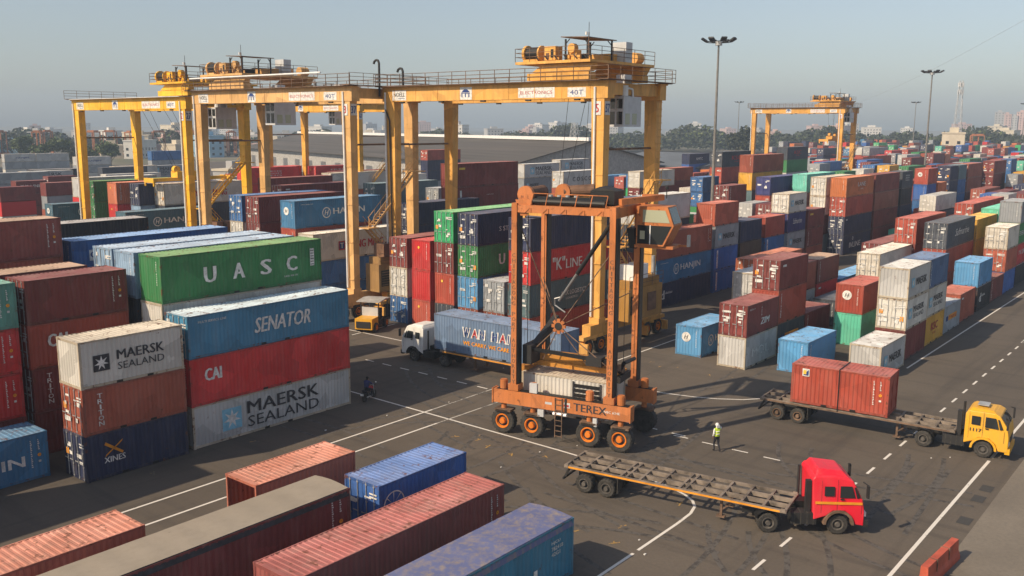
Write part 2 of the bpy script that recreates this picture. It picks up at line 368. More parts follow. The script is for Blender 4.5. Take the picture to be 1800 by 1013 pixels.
(124.30,22.60,'right edge beside the road','20 black w;20 red w LINES;20 green w NG;20 grey w'),
(68.70,26.30,'alone before the short stacks','20 sky w VTXT'),
(80.80,26.30,'two high, emblem end','20H teal w;20 redbrown w HJ'),
(108.60,26.80,'navy doors with stickers','40H brown d;40H redbrown d;40H slate d SCRIPT'),
(122.20,26.90,'yellow end behind navy doors','40 brown w;40H yellow w;40 yellow w'),
(132.84,26.46,'mint, right edge','40H brown d;40H maroon d;40H teal w'),
(67.00,30.70,'nearest two-high stack of the right block','20 greywhite w MOL;20 maroon d ZIM'),
(73.20,30.85,'bright maroon doors','20 slate w HAP;20H redbrown w VTXT;20 maroon d TAG'),
(93.80,35.40,'tan-roofed, behind the bright doors','20H red w TAG;20 tanmaroon w VTXT'),
(87.40,35.40,'between the bright doors and the tan roof','20 greywhite w MAERSKS;20H brown w'),
(79.72,30.94,'lone low one behind the blue end','20 maroon w VTXT'),
(100.20,31.15,'long white refrigerated, doors to the camera','40H navy d;40H cream d'),
(111.60,30.90,'orange-red doors, long','40H maroon d;40H maroon d;40H redbrown d'),
(139.13,31.24,'orange-red doors, far long','40H brown d;40H maroon d;40H redbrown d'),
(151.60,31.20,'orange-red, farthest of three','20H brown d;20H maroon d;20H redbrown w'),
(114.00,35.40,'low maroon doors behind white refrigerated one','40 brown d;40 maroon d'),
(100.60,35.40,'low pale blue roof','40 sky w TAG'),
(87.60,30.90,'low slate roof before the white refrigerated one','40 slate w'),
(91.39,41.06,'long orange roof','40 redbrown d;40 rustorange d'),
(78.99,35.42,'small grey doors','20H tealgrey d;20H greywhite d'),
(68.20,35.20,'with emblem, alone near the straddle carrier','20 sky w HJS'),
(2.70,48.05,'outside the left edge','40 maroon d;40 blue d;40 grey d;40 brown d'),
(-9.90,48.05,'further outside the left edge','40 grey d;40 maroon d;40 red d;40 navy d'),
]
# ---------------------------------------------------------------- setting: ground, markings
def ground_mat():
    m, nt, b = newmat('asphalt'); tc = N(nt, 'ShaderNodeTexCoord'); P = tc.outputs['Object']
    n0 = noise(nt, P, 0.035, 4); n1 = noise(nt, P, 0.22, 6, 0.65); n2 = noise(nt, P, 6.0, 5, 0.7); n3 = noise(nt, P, 0.9, 7, 0.7)
    mp = N(nt, 'ShaderNodeMapping'); mp.inputs['Scale'].default_value = (1.6, 0.12, 1); nt.links.new(P, mp.inputs[0])
    n4 = noise(nt, mp.outputs[0], 0.5, 5, 0.6)
    mq = N(nt, 'ShaderNodeMapping'); mq.inputs['Scale'].default_value = (0.10, 1.7, 1); nt.links.new(P, mq.inputs[0])
    n5 = noise(nt, mq.outputs[0], 0.45, 5, 0.6)
    n6 = noise(nt, P, 0.11, 3, 0.5)
    c = mix(nt, ramp(nt, n0, 0.35, 0.65), (0.104, 0.087, 0.070), (0.138, 0.115, 0.093))
    c = mix(nt, ramp(nt, n1, 0.42, 0.72, 0, 0.55), c, (0.165, 0.137, 0.107))
    c = mix(nt, ramp(nt, n6, 0.50, 0.62, 0, 0.22), c, (0.048, 0.043, 0.040))
    c = mix(nt, ramp(nt, n4, 0.52, 0.68, 0, 0.36), c, (0.040, 0.037, 0.035))
    c = mix(nt, ramp(nt, n5, 0.53, 0.68, 0, 0.36), c, (0.042, 0.038, 0.036))
    c = mix(nt, ramp(nt, n3, 0.62, 0.76, 0, 0.45), c, (0.032, 0.030, 0.029))
    c = mix(nt, ramp(nt, n2, 0.3, 0.7, 0, 0.30), c, (0.055, 0.05, 0.046))
    nt.links.new(c, b.inputs['Base Color']); b.inputs['Roughness'].default_value = 0.88
    b.inputs['Specular IOR Level'].default_value = 0.3
    bp = N(nt, 'ShaderNodeBump'); bp.inputs['Strength'].default_value = 0.25; bp.inputs['Distance'].default_value = 0.02
    nt.links.new(n2, bp.inputs['Height']); nt.links.new(bp.outputs[0], b.inputs['Normal'])
    MATS['asphalt'] = m
    m, nt, b = newmat('land'); tc = N(nt, 'ShaderNodeTexCoord'); n0 = noise(nt, tc.outputs['Object'], 0.012, 6)
    nt.links.new(mix(nt, ramp(nt, n0, 0.4, 0.6), (0.10, 0.10, 0.055), (0.20, 0.17, 0.12)), b.inputs['Base Color']); b.inputs['Roughness'].default_value = 0.95
    MATS['land'] = m
    m, nt, b = newmat('apron'); tc = N(nt, 'ShaderNodeTexCoord'); P = tc.outputs['Object']
    n0 = noise(nt, P, 0.3, 6); n2 = noise(nt, P, 5.0, 5)
    c = mix(nt, ramp(nt, n0, 0.35, 0.7), (0.165, 0.142, 0.115), (0.215, 0.186, 0.15)); c = mix(nt, ramp(nt, n2, 0.4, 0.7, 0, 0.3), c, (0.08, 0.075, 0.065))
    nt.links.new(c, b.inputs['Base Color']); b.inputs['Roughness'].default_value = 0.9; MATS['apron'] = m
    def worn(name, col, th):
        m, nt, b = newmat(name); tc = N(nt, 'ShaderNodeTexCoord'); P = tc.outputs['Object']
        n = noise(nt, P, 2.2, 7, 0.75)
        nt.links.new(mix(nt, ramp(nt, n, th, th+0.09), col, (0.10, 0.09, 0.08)), b.inputs['Base Color']); b.inputs['Roughness'].default_value = 0.8; MATS[name] = m
    worn('line_white', (0.68, 0.65, 0.60), 0.60); worn('line_faded', (0.46, 0.44, 0.40), 0.5); worn('line_yellow', (0.40, 0.24, 0.06), 0.46); worn('patch_dark', (0.05, 0.048, 0.046), 0.62); worn('tyre_mark', (0.052, 0.046, 0.041), 0.44)
ground_mat()
g = MB(); g.add([(-3000,-3000,-0.02),(5000,-3000,-0.02),(5000,5000,-0.02),(-3000,5000,-0.02)], [(0,1,2,3)], 'land')
tag(g.build('ground'), 'dry open land stretching to the horizon', 'ground', kind='structure')
g = MB(); g.add([(-60,-60,0),(640,-60,0),(640,420,0),(-60,420,0)], [(0,1,2,3)], 'asphalt')
tag(g.build('yard_pavement'), 'dark stained asphalt of the container yard', 'pavement', kind='structure')
g = MB(); g.add([(30,-40,0.004),(130,-40,0.004),(130,9.5,0.004),(30,9.2,0.004)], [(0,1,2,3)], 'apron')
tag(g.build('road_shoulder'), 'greenish grey concrete shoulder beside the edge line', 'pavement', kind='structure')
ln = MB()
def strip(pts, w, mat, z=0.008):
    for (x0, y0), (x1, y1) in zip(pts[:-1], pts[1:]):
        d = Vector((x1-x0, y1-y0)).normalized(); n = Vector((-d.y, d.x))*w/2
        ln.add([(x0-n.x,y0-n.y,z),(x1-n.x,y1-n.y,z),(x1+n.x,y1+n.y,z),(x0+n.x,y0+n.y,z)], [(0,1,2,3)], mat)
strip([(28,10.8),(57.3,10.8)], .17, 'line_white'); strip([(57.9,10.8),(150,10.9)], .17, 'line_white')
x = 30.0
while x < 150: strip([(x,15.6),(x+1.25,15.6)], .15, 'line_white'); x += 2.95
strip([(42.85,50.5),(42.62,31.0),(42.5,27.5),(42.2,24.9),(41.85,23.1),(41.45,22.0),(41.0,21.3),(40.4,20.85),(39.5,20.6),(38.0,20.52),(34.3,20.48)], .15, 'line_white')
strip([(33.9,20.47),(18,20.45)], .15, 'line_white')
strip([(5,42.5),(43.5,42.48)], .15, 'line_white', 0.012); strip([(43.5,42.48),(53,42.6)], .13, 'line_faded', 0.012)
strip([(5,40.25),(41.6,40.2)], .15, 'line_white', 0.012); strip([(41.6,40.2),(50.5,40.15)], .13, 'line_faded', 0.012)
for i in range(15): strip([(49.77,56.2-i*2.05),(49.77,55.2-i*2.05)], .14, 'line_white')
for i in range(4): strip([(49.45,27.2-i*2.0),(49.5,26.2-i*2.0)], .13, 'line_white')
strip([(57.1,35),(57.2,32.4),(57.75,30.2),(58.4,28.7),(59.4,27.2),(60.4,26.4)], .14, 'line_white')
strip([(55.1,64.0),(61.0,64.5)], .15, 'line_white'); strip([(56.4,68),(56.43,57.5)], .15, 'line_white')
strip([(60,40.1),(140,40.9)], .15, 'line_white'); strip([(76,20.9),(180,20.8)], .15, 'line_white')
strip([(92,15.6),(93.6,15.6)], .3, 'line_white')
for k, (x, y) in enumerate([(40.43,37.51),(41.0,36.0),(40.42,34.78),(40.28,32.81),(41.27,31.03),(64.34,37.66),(63.52,36.38),(64.1,35.15),(63.78,32.07),(64.39,30.59),(34.24,21.71),(34.05,23.85),(40.23,21.58),(33.4,33.4),(25.2,46.2),(31.9,46.3),(36.0,22.4)]):
    a = 0.4*(k % 5)-0.6
    strip([(x-.3*math.cos(a),y-.3*math.sin(a)),(x+.28*math.cos(a),y+.28*math.sin(a))], .09, 'line_yellow')
    strip([(x,y),(x+.22*math.cos(a+1.4),y+.22*math.sin(a+1.4))], .08, 'line_yellow', 0.012)
for (x, y) in [(50.8,9.9),(52.6,9.9),(47.4,9.75)]: strip([(x-.5,y),(x+.5,y)], .6, 'patch_dark', 0.012)
tag(ln.build('painted_markings'), 'white and yellow worn lines painted on the asphalt', 'road marking', kind='structure')
rs = random.Random(8); mk = MB(); ln_ = ln; ln = mk
for i in range(34):
    x = rs.uniform(30, 62); y = rs.uniform(9, 46); a = rs.choice([0.0, PI/2, PI/2])+rs.uniform(-.3, .3); k = rs.uniform(-.09, .09); pts = []; px, py = x, y
    for q in range(14): pts.append((px, py)); px += .8*math.cos(a); py += .8*math.sin(a); a += k
    for dd in (0, 1.9):
        strip([(p[0]+dd*math.sin(a), p[1]-dd*math.cos(a)) for p in pts], .26, 'tyre_mark', 0.0025+0.00012*i)
tag(mk.build('tyre_marks'), 'dark rubber tyre marks curving over the asphalt', 'tyre marks', kind='structure'); ln = ln_
lt = MB(); rs = random.Random(3)
for i in range(26):
    x = rs.uniform(25, 60); y = rs.uniform(12, 46); s = rs.uniform(.03, .08)
    lt.box(x, x+s*1.6, y, y+s, 0.0, s*.5, rs.choice(['white_mark','white_mark','wood']))
tag(lt.build('litter'), 'scraps of pale litter scattered over the asphalt', 'litter', kind='stuff')

# ---------------------------------------------------------------- shipping containers
HS, HC, CW = 2.591, 2.896, 2.438
PAL = {'maroon':(.18,.034,.03),'maroonpink':(.25,.062,.055),'redbrown':(.37,.062,.036),'brown':(.30,.072,.04),'rustbrown':(.25,.085,.055),'tanbrown':(.10,.065,.045),
 'red':(.50,.022,.022),'rust':(.42,.10,.055),'rustorange':(.45,.13,.06),'orange':(.52,.15,.04),'salmon':(.50,.15,.09),'salmonopen':(.44,.13,.08),
 'blue':(.035,.13,.33),'royal':(.03,.11,.36),'hjblue':(.04,.17,.33),'hjteal':(.055,.13,.18),'sky':(.08,.27,.50),'senator':(.05,.20,.33),'paleblue':(.24,.36,.50),'one':(.03,.10,.28),
 'steel':(.06,.12,.24),'navy':(.022,.03,.075),'indigo':(.03,.035,.14),'black':(.016,.018,.026),'slate':(.055,.065,.085),'tealgrey':(.10,.16,.18),
 'grey':(.27,.29,.31),'greywhite':(.45,.45,.44),'white':(.54,.52,.47),'cream':(.56,.52,.45),'green':(.035,.20,.065),'lime':(.03,.36,.13),'sea':(.09,.25,.20),'teal':(.10,.46,.32),'mint':(.16,.55,.45),
 'yellow':(.62,.33,.03),'tanmaroon':(.22,.055,.045),'steelgrey':(.13,.20,.32),'tarpmaroon':(.17,.036,.036),'tarpblue':(.04,.19,.30)}
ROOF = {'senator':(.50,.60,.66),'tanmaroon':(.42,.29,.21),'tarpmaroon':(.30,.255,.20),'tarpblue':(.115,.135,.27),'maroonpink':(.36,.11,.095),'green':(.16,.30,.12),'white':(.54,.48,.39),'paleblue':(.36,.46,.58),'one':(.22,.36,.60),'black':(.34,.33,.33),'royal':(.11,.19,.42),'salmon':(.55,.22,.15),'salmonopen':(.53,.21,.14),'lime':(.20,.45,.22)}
WORD = {'maroon':'maroon','maroonpink':'maroon','redbrown':'red brown','brown':'brown','rustbrown':'rusty brown','tanbrown':'dark brown','red':'red','rust':'rust orange','rustorange':'rust orange','orange':'orange','salmon':'salmon pink','salmonopen':'salmon pink','blue':'blue','royal':'royal blue','hjblue':'mid blue','hjteal':'teal blue','sky':'sky blue','senator':'pale roofed blue','paleblue':'pale blue','one':'deep blue','steel':'steel blue','navy':'navy','indigo':'indigo','black':'black','slate':'slate','tealgrey':'grey green','grey':'grey','greywhite':'light grey','white':'white','cream':'cream','green':'dark green','lime':'bright green','sea':'sea green','teal':'turquoise','mint':'mint','yellow':'yellow','tanmaroon':'tan roofed maroon','steelgrey':'grey blue','tarpmaroon':'tan roofed maroon','tarpblue':'purple roofed blue'}
_CM = {}
def corr(axis, a0, a1, n, base, depth, z0, z1, mat, sgn):
    """vertical corrugated sheet along axis from a0 to a1; base = outer plane, sgn = outward direction"""
    mb = MB(); pts = []; p = (a1-a0)/n
    for i in range(n):
        s = a0+i*p
        pts += [(s, 0), (s+p*.28, 0), (s+p*.5, -depth), (s+p*.78, -depth)]
    pts.append((a1, 0)); v = []
    for a, d in pts:
        for z in (z0, z1): v.append((a, base+sgn*d, z) if axis == 'x' else (base+sgn*d, a, z))
    return mb.add(v, [(2*i, 2*i+2, 2*i+3, 2*i+1) for i in range(len(pts)-1)], mat)
def cmesh(L, h, part, arg=0):
    k = (L, h, part, arg)
    if k in _CM: return _CM[k]
    lx = 12.192 if L == 40 else 6.058; mb = MB(); P = 'box_paint'
    ns = 44 if L == 40 else 22
    if part == 'frame':
        F = 'box_frame'; e = .006
        for x in (0, lx-.15):
            for y in (0, CW-.12):
                mb.box(x+e, x+.15-e, y+e, y+.12-e, .12, h-.12, F)
                for z in (0, h-.118): mb.box(x-.002, x+.178 if x == 0 else x+.152, y-.002, y+.122, z, z+.118, F)
        for y in (.012, CW-.072):
            mb.box(.17, lx-.17, y, y+.06, h-.105, h-.02, F); mb.box(.17, lx-.17, y, y+.06, .02, .17, F)
        for x in (.012, lx-.072):
            mb.box(x, x+.06, .12, CW-.12, h-.14, h-.012, F); mb.box(x, x+.06, .12, CW-.12, .02, .16, F)
        mb.box(.1, lx-.1, .07, CW-.07, .10, .14, F)
        for x0 in ((lx/2-1.05, lx/2+.75),):
            for x in x0: mb.box(x, x+.36, -.004, .05, .03, .15, 'grease')
    elif part == 'side':
        y, s = ((.02, -1) if arg == 0 else (CW-.02, 1)); mb = corr('x', .14, lx-.14, ns, y, .036, .16, h-.09, P, s)
    elif part == 'end':
        x, s = ((.02, -1) if arg == 0 else (lx-.02, 1)); mb = corr('y', .11, CW-.11, 8, x, .036, .15, h-.12, P, s)
    elif part == 'roof':
        n = ns; p = (lx-.3)/n; v = []; f = []; k2 = 0
        for i in range(n):
            s = .15+i*p
            for a, d in ((s, 0), (s+p*.3, 0), (s+p*.45, -.022), (s+p*.85, -.022)): v += [(a, .07, h-.018+d), (a, CW-.07, h-.018+d)]
        v += [(lx-.15, .07, h-.018), (lx-.15, CW-.07, h-.018)]
        mb.add(v, [(2*i, 2*i+2, 2*i+3, 2*i+1) for i in range(len(v)//2-1)], 'box_roof')
        for x in (.02, lx-.15): mb.box(x, x+.13, .125, CW-.125, h-.03, h-.008, 'box_roof')
        for y in (.012, CW-.072): mb.box(.17, lx-.17, y, y+.058, h-.03, h-.006, 'box_roof')
    elif part == 'tarp':
        n = 36; v = []; rr = random.Random(5); T = 'tarp' if arg else 'tarp_blue'
        for i in range(n+1):
            x = .05+i*(lx-.1)/n
            for j, y in enumerate((-.015, .05, CW*.28, CW*.5, CW*.72, CW-.05, CW+.015)):
                z = h+.03+(.07 if j == 3 else .045 if j in (2, 4) else 0)+(.018*math.cos(i*2*PI/4) if 2 <= j <= 4 else 0)+rr.uniform(-.004, .004)
                if j in (0, 6): z = h-.34
                v.append((x, y, z))
        mb.add(v, [(i*7+j, (i+1)*7+j, (i+1)*7+j+1, i*7+j+1) for i in range(n) for j in range(1, 5)], T); mb.add(v, [(i*7+j, (i+1)*7+j, (i+1)*7+j+1, i*7+j+1) for i in range(n) for j in (0, 5)], 'black_mark' if arg else T)
        for i in (0, n): mb.add([v[i*7+j] for j in range(7)], [tuple(range(7))], T)
    elif part == 'door':
        y0, y1 = (.125, CW/2-.008) if arg == 0 else (CW/2+.008, CW-.125); zs = [.17+(h-.32)*t for t in (0, .04, .2, .24, .42, .46, .62, .66, .82, .86, 1)]
        v = []
        for i, z in enumerate(zs):
            d = .045 if i in (0, 1, 4, 5, 8, 9, 10) else .075
            if i in (2, 3, 6, 7): d = .075
            v += [(d, y0, z), (d, y1, z)]
        mb.add(v, [(2*i, 2*i+1, 2*i+3, 2*i+2) for i in range(len(zs)-1)], P)
        for y in (y0, y1-.04): mb.box(.03, .06, y, y+.04, .17, h-.15, P)
    elif part == 'bar':   # one locking bar with its cams and handle
        mb.cyl((.012, 0, .05), (.012, 0, h-.03), .024, 'galvanised', n=6)
        for z in (.14, .8, 1.6, h-.14): mb.box(-.002, .05, -.05, .05, z-.03, z+.03, 'galvanised')
        mb.box(-.012, .0, -.02, .34, .98, 1.03, 'galvanised')
    elif part == 'marks':
        pl = lambda u, w: (.004, CW-u, w)
        r = random.Random(arg); W = 'white_mark'
        for s in (arg % 2,):
            b = .2+(1-s)*1.1
            n = r.randint(3, 6)
            for i in range(n):
                w0 = r.uniform(.5, h-.5); u0 = b+r.uniform(0, .45); rect(mb, pl, u0, u0+r.uniform(.18, .48), w0, w0+r.uniform(.07, .28), W)
        if arg in (1, 9): rect(mb, pl, .22, .52, 1.25, 1.6, 'orange_mark')
        if arg in (4,): rect(mb, pl, 1.9, 2.2, .75, 1.15, 'orange_mark')
        for i in range(2*(1-arg % 2)): rect(mb, pl, 1.75, 2.25, h-.55-.16*i, h-.47-.16*i, W)
    _CM[k] = mb.mesh(part, part == 'tarp'); return _CM[k]
def side_place(y=-.004):
    return lambda u, w: (u, y, w)
def end_place(u, w): return (.006, CW-u, w)
def maersk(eb, mb, pl, x0, w, h, two=True, starcol='blue_mark', tall=1.5):
    s = tall*.72; zc = h*.5
    rect(eb, pl, x0, x0+s, zc-s/2, zc+s/2, starcol); pl2 = lambda u, w_: tuple(a+b for a, b in zip(pl(u, w_), (0, -.004, 0)))
    star(eb, pl2, x0+s/2, zc, s*.46, 'white_mark')
    t0 = x0+s+.45; tw = w-s-.45
    if two:
        text(mb, 'MAERSK', pl, t0, t0+tw, zc+.02, zc+tall*.44, 'black_mark', .03); text(mb, 'SEALAND', pl, t0, t0+tw, zc-tall*.44, zc-.14, 'black_mark', .015)
    else: text(mb, 'MAERSK', pl, t0, t0+tw, zc-.3, zc+.32, 'black_mark', .03)
def hanjin(eb, mb, pl, x0, w, zc, hh):
    W = 'white_mark'; ring(eb, pl, x0+hh*.62, zc, hh*.5, hh*.62, W); text(eb, 'H', pl, x0+hh*.32, x0+hh*.92, zc-hh*.3, zc+hh*.3, W, .03, .3)
    text(mb, 'HANJIN', pl, x0+hh*1.6, x0+w, zc-hh*.45, zc+hh*.45, W, .035)
def vtext(mb, s, pl, u, w_top, size, step, mat, wd=.8):
    for i, ch in enumerate(s):
        ww = size*wd*(.28 if ch in 'I1' else 1)
        if ch != ' ': text(mb, ch, pl, u-ww/2, u+ww/2, w_top-(i+1)*step, w_top-(i+1)*step+size, mat, .02)
def rtext(mb, s, pl, u, w_top, size, length, mat):
    """text turned to read downward"""
    text(mb, s, lambda a, b: pl(u+b, w_top-a), 0, length, 0, size, mat, .01)
def marking(eb, mb, key, L, h):
    lx = 12.192 if L == 40 else 6.058; pl = side_place(); W = 'white_mark'
    if key == 'MAERSK40': maersk(eb, mb, pl, 2.0, 7.4, h, True, 'blue_mark', 1.9)
    elif key == 'MAERSK20': maersk(eb, mb, pl, .75, 4.1, h, True, 'black_mark', 1.25)
    elif key == 'MAERSKSL': maersk(eb, mb, pl, .6, 4.2, h, True, 'blue_mark', 1.2)
    elif key == 'MAERSKS': maersk(eb, mb, pl, .8, 4.2, h, False, 'blue_mark', 1.1)
    elif key == 'CAI': text(mb, 'CAI', pl, 1.0, 2.1, h*.5, h*.5+.75, W, .05)
    elif key == 'CAI20': text(mb, 'CAI', pl, 1.1, 2.2, h*.45, h*.45+.75, W, .05)
    elif key == 'SENATOR': text(mb, 'SENATOR', pl, 4.6, 8.9, h*.5-.45, h*.5+.5, W, .03, .22); text(mb, 'MULTI SERVICE LINE', pl, .7, 2.6, h-.5, h-.36, W)
    elif key == 'UASC':
        for i, ch in enumerate('UASC'): text(mb, ch, pl, 2.95+i*2.1, 3.75+i*2.1, h*.5-.5, h*.5+.5, W, .05)
        text(mb, 'UASU 404 191', pl, 9.0, 10.1, .55, .68, W); rect(mb, pl, 11.2, 11.55, 1.1, 2.3, W)
        for i in range(6): rect(mb, lambda u, w: (u, -.008, w), 11.24, 11.51, 1.18+i*.19, 1.23+i*.19, 'black_mark')
    elif key == 'U': text(mb, 'U', pl, 3.0, 3.8, h*.5-.5, h*.5+.5, W, .05)
    elif key == 'XLOGO':
        for s in (-1, 1): poly(eb, pl, [(1.55-.5, 1.6-s*.35-.06), (1.55+.5, 1.6+s*.35-.06), (1.55+.56, 1.6+s*.35+.06), (1.55-.42, 1.6-s*.35+.08)], 'orange_mark')
        text(mb, 'XINES', pl, 1.0, 2.2, .85, 1.18, W, .03)
    elif key == 'TRITON': vtext(mb, 'TRITON', pl, .95, h-.3, .26, .31, W, 1.1)
    elif key in ('HANJIN', 'HANJINR'): hanjin(eb, mb, pl, 3.6 if key == 'HANJIN' else 5.2, 6.0 if key == 'HANJIN' else 5.7, h*.42 if key == 'HANJINR' else h*.5, .95 if key == 'HANJIN' else .85); text(mb, 'WWW.HANJIN.COM', pl, .8, 2.4, h-.5, h-.38, W)
    elif key == 'HANJINK': text(mb, 'HANJIN', pl, 4.0, 8.6, h*.35, h*.6, 'dark_blue_mark', .03)
    elif key == 'FINAL':
        hanjin(eb, mb, pl, 1.6, 8.0, h*.27, 1.05)
        for i, s in enumerate(('HJCU', '782418', '42G1')): text(mb, s, pl, 10.6, 11.4 if i == 1 else 11.2, h-.75-i*.25, h-.58-i*.25, W)
    elif key == 'ONE': rect(mb, pl, 1.2, 1.75, h*.5, h*.5+.75, W); text(mb, 'Q', lambda u, w: (u, -.009, w), 1.3, 1.65, h*.5+.15, h*.5+.6, 'dark_blue_mark', .04)
    elif key == 'KLINE': text(mb, '"K"', pl, 3.2, 5.0, h*.5-.5, h*.5+.65, W, .03); text(mb, 'LINE', pl, 5.2, 7.7, h*.5-.5, h*.5+.35, W, .02)
    elif key == 'STT': text(mb, 'S STT-', pl, 3.0, 5.0, h*.4, h*.55, W, .03)
    elif key == 'LOGI': text(mb, 'ANX LOGISTICS', pl, 4.6, 8.6, h*.5-.1, h*.5+.32, W, .02); text(mb, 'LOGISTICS', pl, 5.4, 7.2, h*.5-.5, h*.5-.3, W)
    elif key == 'YANG':
        rect(eb, pl, 3.3, 4.2, h*.5-.5, h*.5+.45, 'red_mark'); q = lambda u, w: (u, -.009, w)
        rect(eb, q, 3.42, 4.08, h*.5-.38, h*.5+.33, 'dark_blue_mark'); text(eb, 'T', lambda u, w: (u, -.013, w), 3.55, 3.95, h*.5-.3, h*.5+.25, W, .03)
        text(mb, 'YANG MING', pl, 4.6, 9.6, h*.5-.45, h*.5+.4, 'red_mark', .035)
    elif key == 'DLOGO': text(eb, 'd', pl, 1.0, 1.7, h*.5-.4, h*.5+.55, W, .05); text(mb, 'delmas', pl, 1.9, 3.4, h*.5+.1, h*.5+.4, W)
    elif key == 'VLOGO': rect(mb, pl, .62, .98, .25, h-.25, 'white_mark'); vtext(mb, 'CMACGM', lambda u, w: (u, -.009, w), .8, h-.4, .22, .32, 'red_mark', 1)
    elif key == 'VTXT': vtext(mb, 'TEXTAINER', pl, .6, h-.25, .2, .235, W, 1.0)
    elif key == 'YTAG': rect(mb, pl, .7, 1.8, h-.75, h-.5, 'yellow_mark')
    elif key == 'SLOT': text(mb, 'CAPITAL LEASE', pl, 5.8, 7.1, h*.6, h*.6+.1, W); rect(mb, pl, .7, 1.1, .2, h-.5, 'cabin')if 0 else rect(mb, pl, .75, 1.1, .2, h-.4, W)
    elif key == 'SCRIPT': text(mb, 'Safmarine', pl, lx*.28, lx*.78, h*.42, h*.7, W, .01, .3)
    elif key == 'IVL': text(mb, 'IVLINE', pl, lx*.22, lx*.62, h*.3, h*.58, W, .03); ring(eb, pl, lx*.33, h*.78, .16, .26, W)
    elif key == 'LANE': text(mb, 'LANE', pl, lx*.4, lx*.68, h*.5, h*.72, W, .02); text(mb, 'LEASE', pl, lx*.5, lx*.6, h*.33, h*.39, W)
    elif key == 'TAG': rect(mb, pl, .6, 1.3, h-.6, h-.42, W)
    elif key == 'TAGS':
        for i in range(3): text(mb, 'FREIGHT'[:5+i % 2], pl, lx*.3, lx*.66, h*.7-i*.4, h*.7-i*.4+.25, W)
    elif key == 'HJ': vtext(mb, '1840', pl, lx-.6, h-.4, .18, .25, W)
    elif key == 'HJS': hanjin(eb, mb, pl, 1.2, 4.0, h*.48, .8)
    elif key == 'NG': text(mb, 'EVERGREEN', pl, .5, lx-.4, h*.4, h*.62, W, .02)
    elif key == 'RTAG': text(mb, 'KSC', pl, lx*.33, lx*.66, h*.45, h*.72, 'red_mark', .05); text(mb, 'LINE', pl, lx*.42, lx*.58, h*.3, h*.37, 'red_mark')
    elif key == 'KMTC': text(mb, 'KMTC', pl, 4.2, 8.0, h*.38, h*.62, W, .03)
    elif key == 'COSCO': text(mb, 'C O S C O', pl, 2.8, 8.6, h*.38, h*.64, 'black_mark', .04)
    elif key == 'LINES': text(mb, 'Y K LINES', pl, .8, lx-.8, h*.48, h*.7, W, .03)
    elif key == 'HAP':
        rect(mb, pl, lx*.30, lx*.78, h*.42, h*.62, 'orange_mark'); text(mb, 'Hapag', lambda u, w: (u, -.009, w), lx*.33, lx*.75, h*.44, h*.6, 'red_mark', .03); rect(eb, pl, lx*.16, lx*.27, h*.42, h*.6, 'dark_blue_mark')
    elif key == 'MOL': text(mb, 'MOL', pl, lx*.2, lx*.72, h*.32, h*.6, W, .05)
    elif key == 'ZIM': text(mb, 'ZIM', pl, lx*.42, lx*.7, h*.28, h*.48, W, .05, .2); vtext(mb, '4210', pl, lx*.44, h-.35, .16, .2, W); text(mb, 'ZCSU 4', pl, .4, 1.4, h-.45, h-.33, W)
    elif key == 'HYUN': text(mb, 'HYUNDAI', pl, 5.6, 10.4, h*.28, h*.6, W, .04)
    elif key == 'wheel':
        ring(mb, pl, .95, h*.55, .62, .68, W, 24)
        for i in range(8):
            t = PI*i/4; poly(mb, pl, [(.95+.1*math.cos(t+.3), h*.55+.1*math.sin(t+.3)), (.95+.62*math.cos(t), h*.55+.62*math.sin(t)), (.95+.62*math.cos(t+.08), h*.55+.62*math.sin(t+.08))], W)
    elif key == 'WANHAI':
        x = 3.0
        for ch, wd, col in (('W', .85, 'dark_blue_mark'), ('A', .75, 'red_mark'), ('N', .7, 'dark_blue_mark'), (' ', .45, W), ('H', .75, 'dark_blue_mark'), ('A', .75, 'red_mark'), ('I', .3, 'dark_blue_mark')):
            wd *= .82
            if ch != ' ':
                text(mb, ch, pl, x-.05, x+wd+.05, 1.37, 2.19, W, .035, .10); text(mb, ch, lambda u, w: (u, -.010, w), x+.06, x+wd-.06, 1.46, 2.10, col, .018, .10)
            x += wd+.14
        text(mb, 'WE CARRY, WE CARE', pl, 3.0, 7.5, .72, 1.08, 'orange_mark', .04); text(mb, 'WHLU 52', pl, 10.6, 11.7, h-.55, h-.42, W)
def add_code(mb, L, h):
    lx = 12.192 if L == 40 else 6.058; pl = side_place()
    for k, (u, n) in enumerate(((lx-.95, 15), (lx-.55, 6))):
        for i in range(n): rect(mb, pl, u, u+.05+.02*(i % 3), h-.42-i*.105, h-.36-i*.105, 'white_mark')
    ring(mb, pl, lx-.5, h*.52, .02, .1, 'orange_mark', 10); rect(mb, pl, lx-.57, lx-.43, h*.36, h*.36+.12, 'white_mark')
NEAR = 95.0
ALLC = []
REST = []; UID = [0]
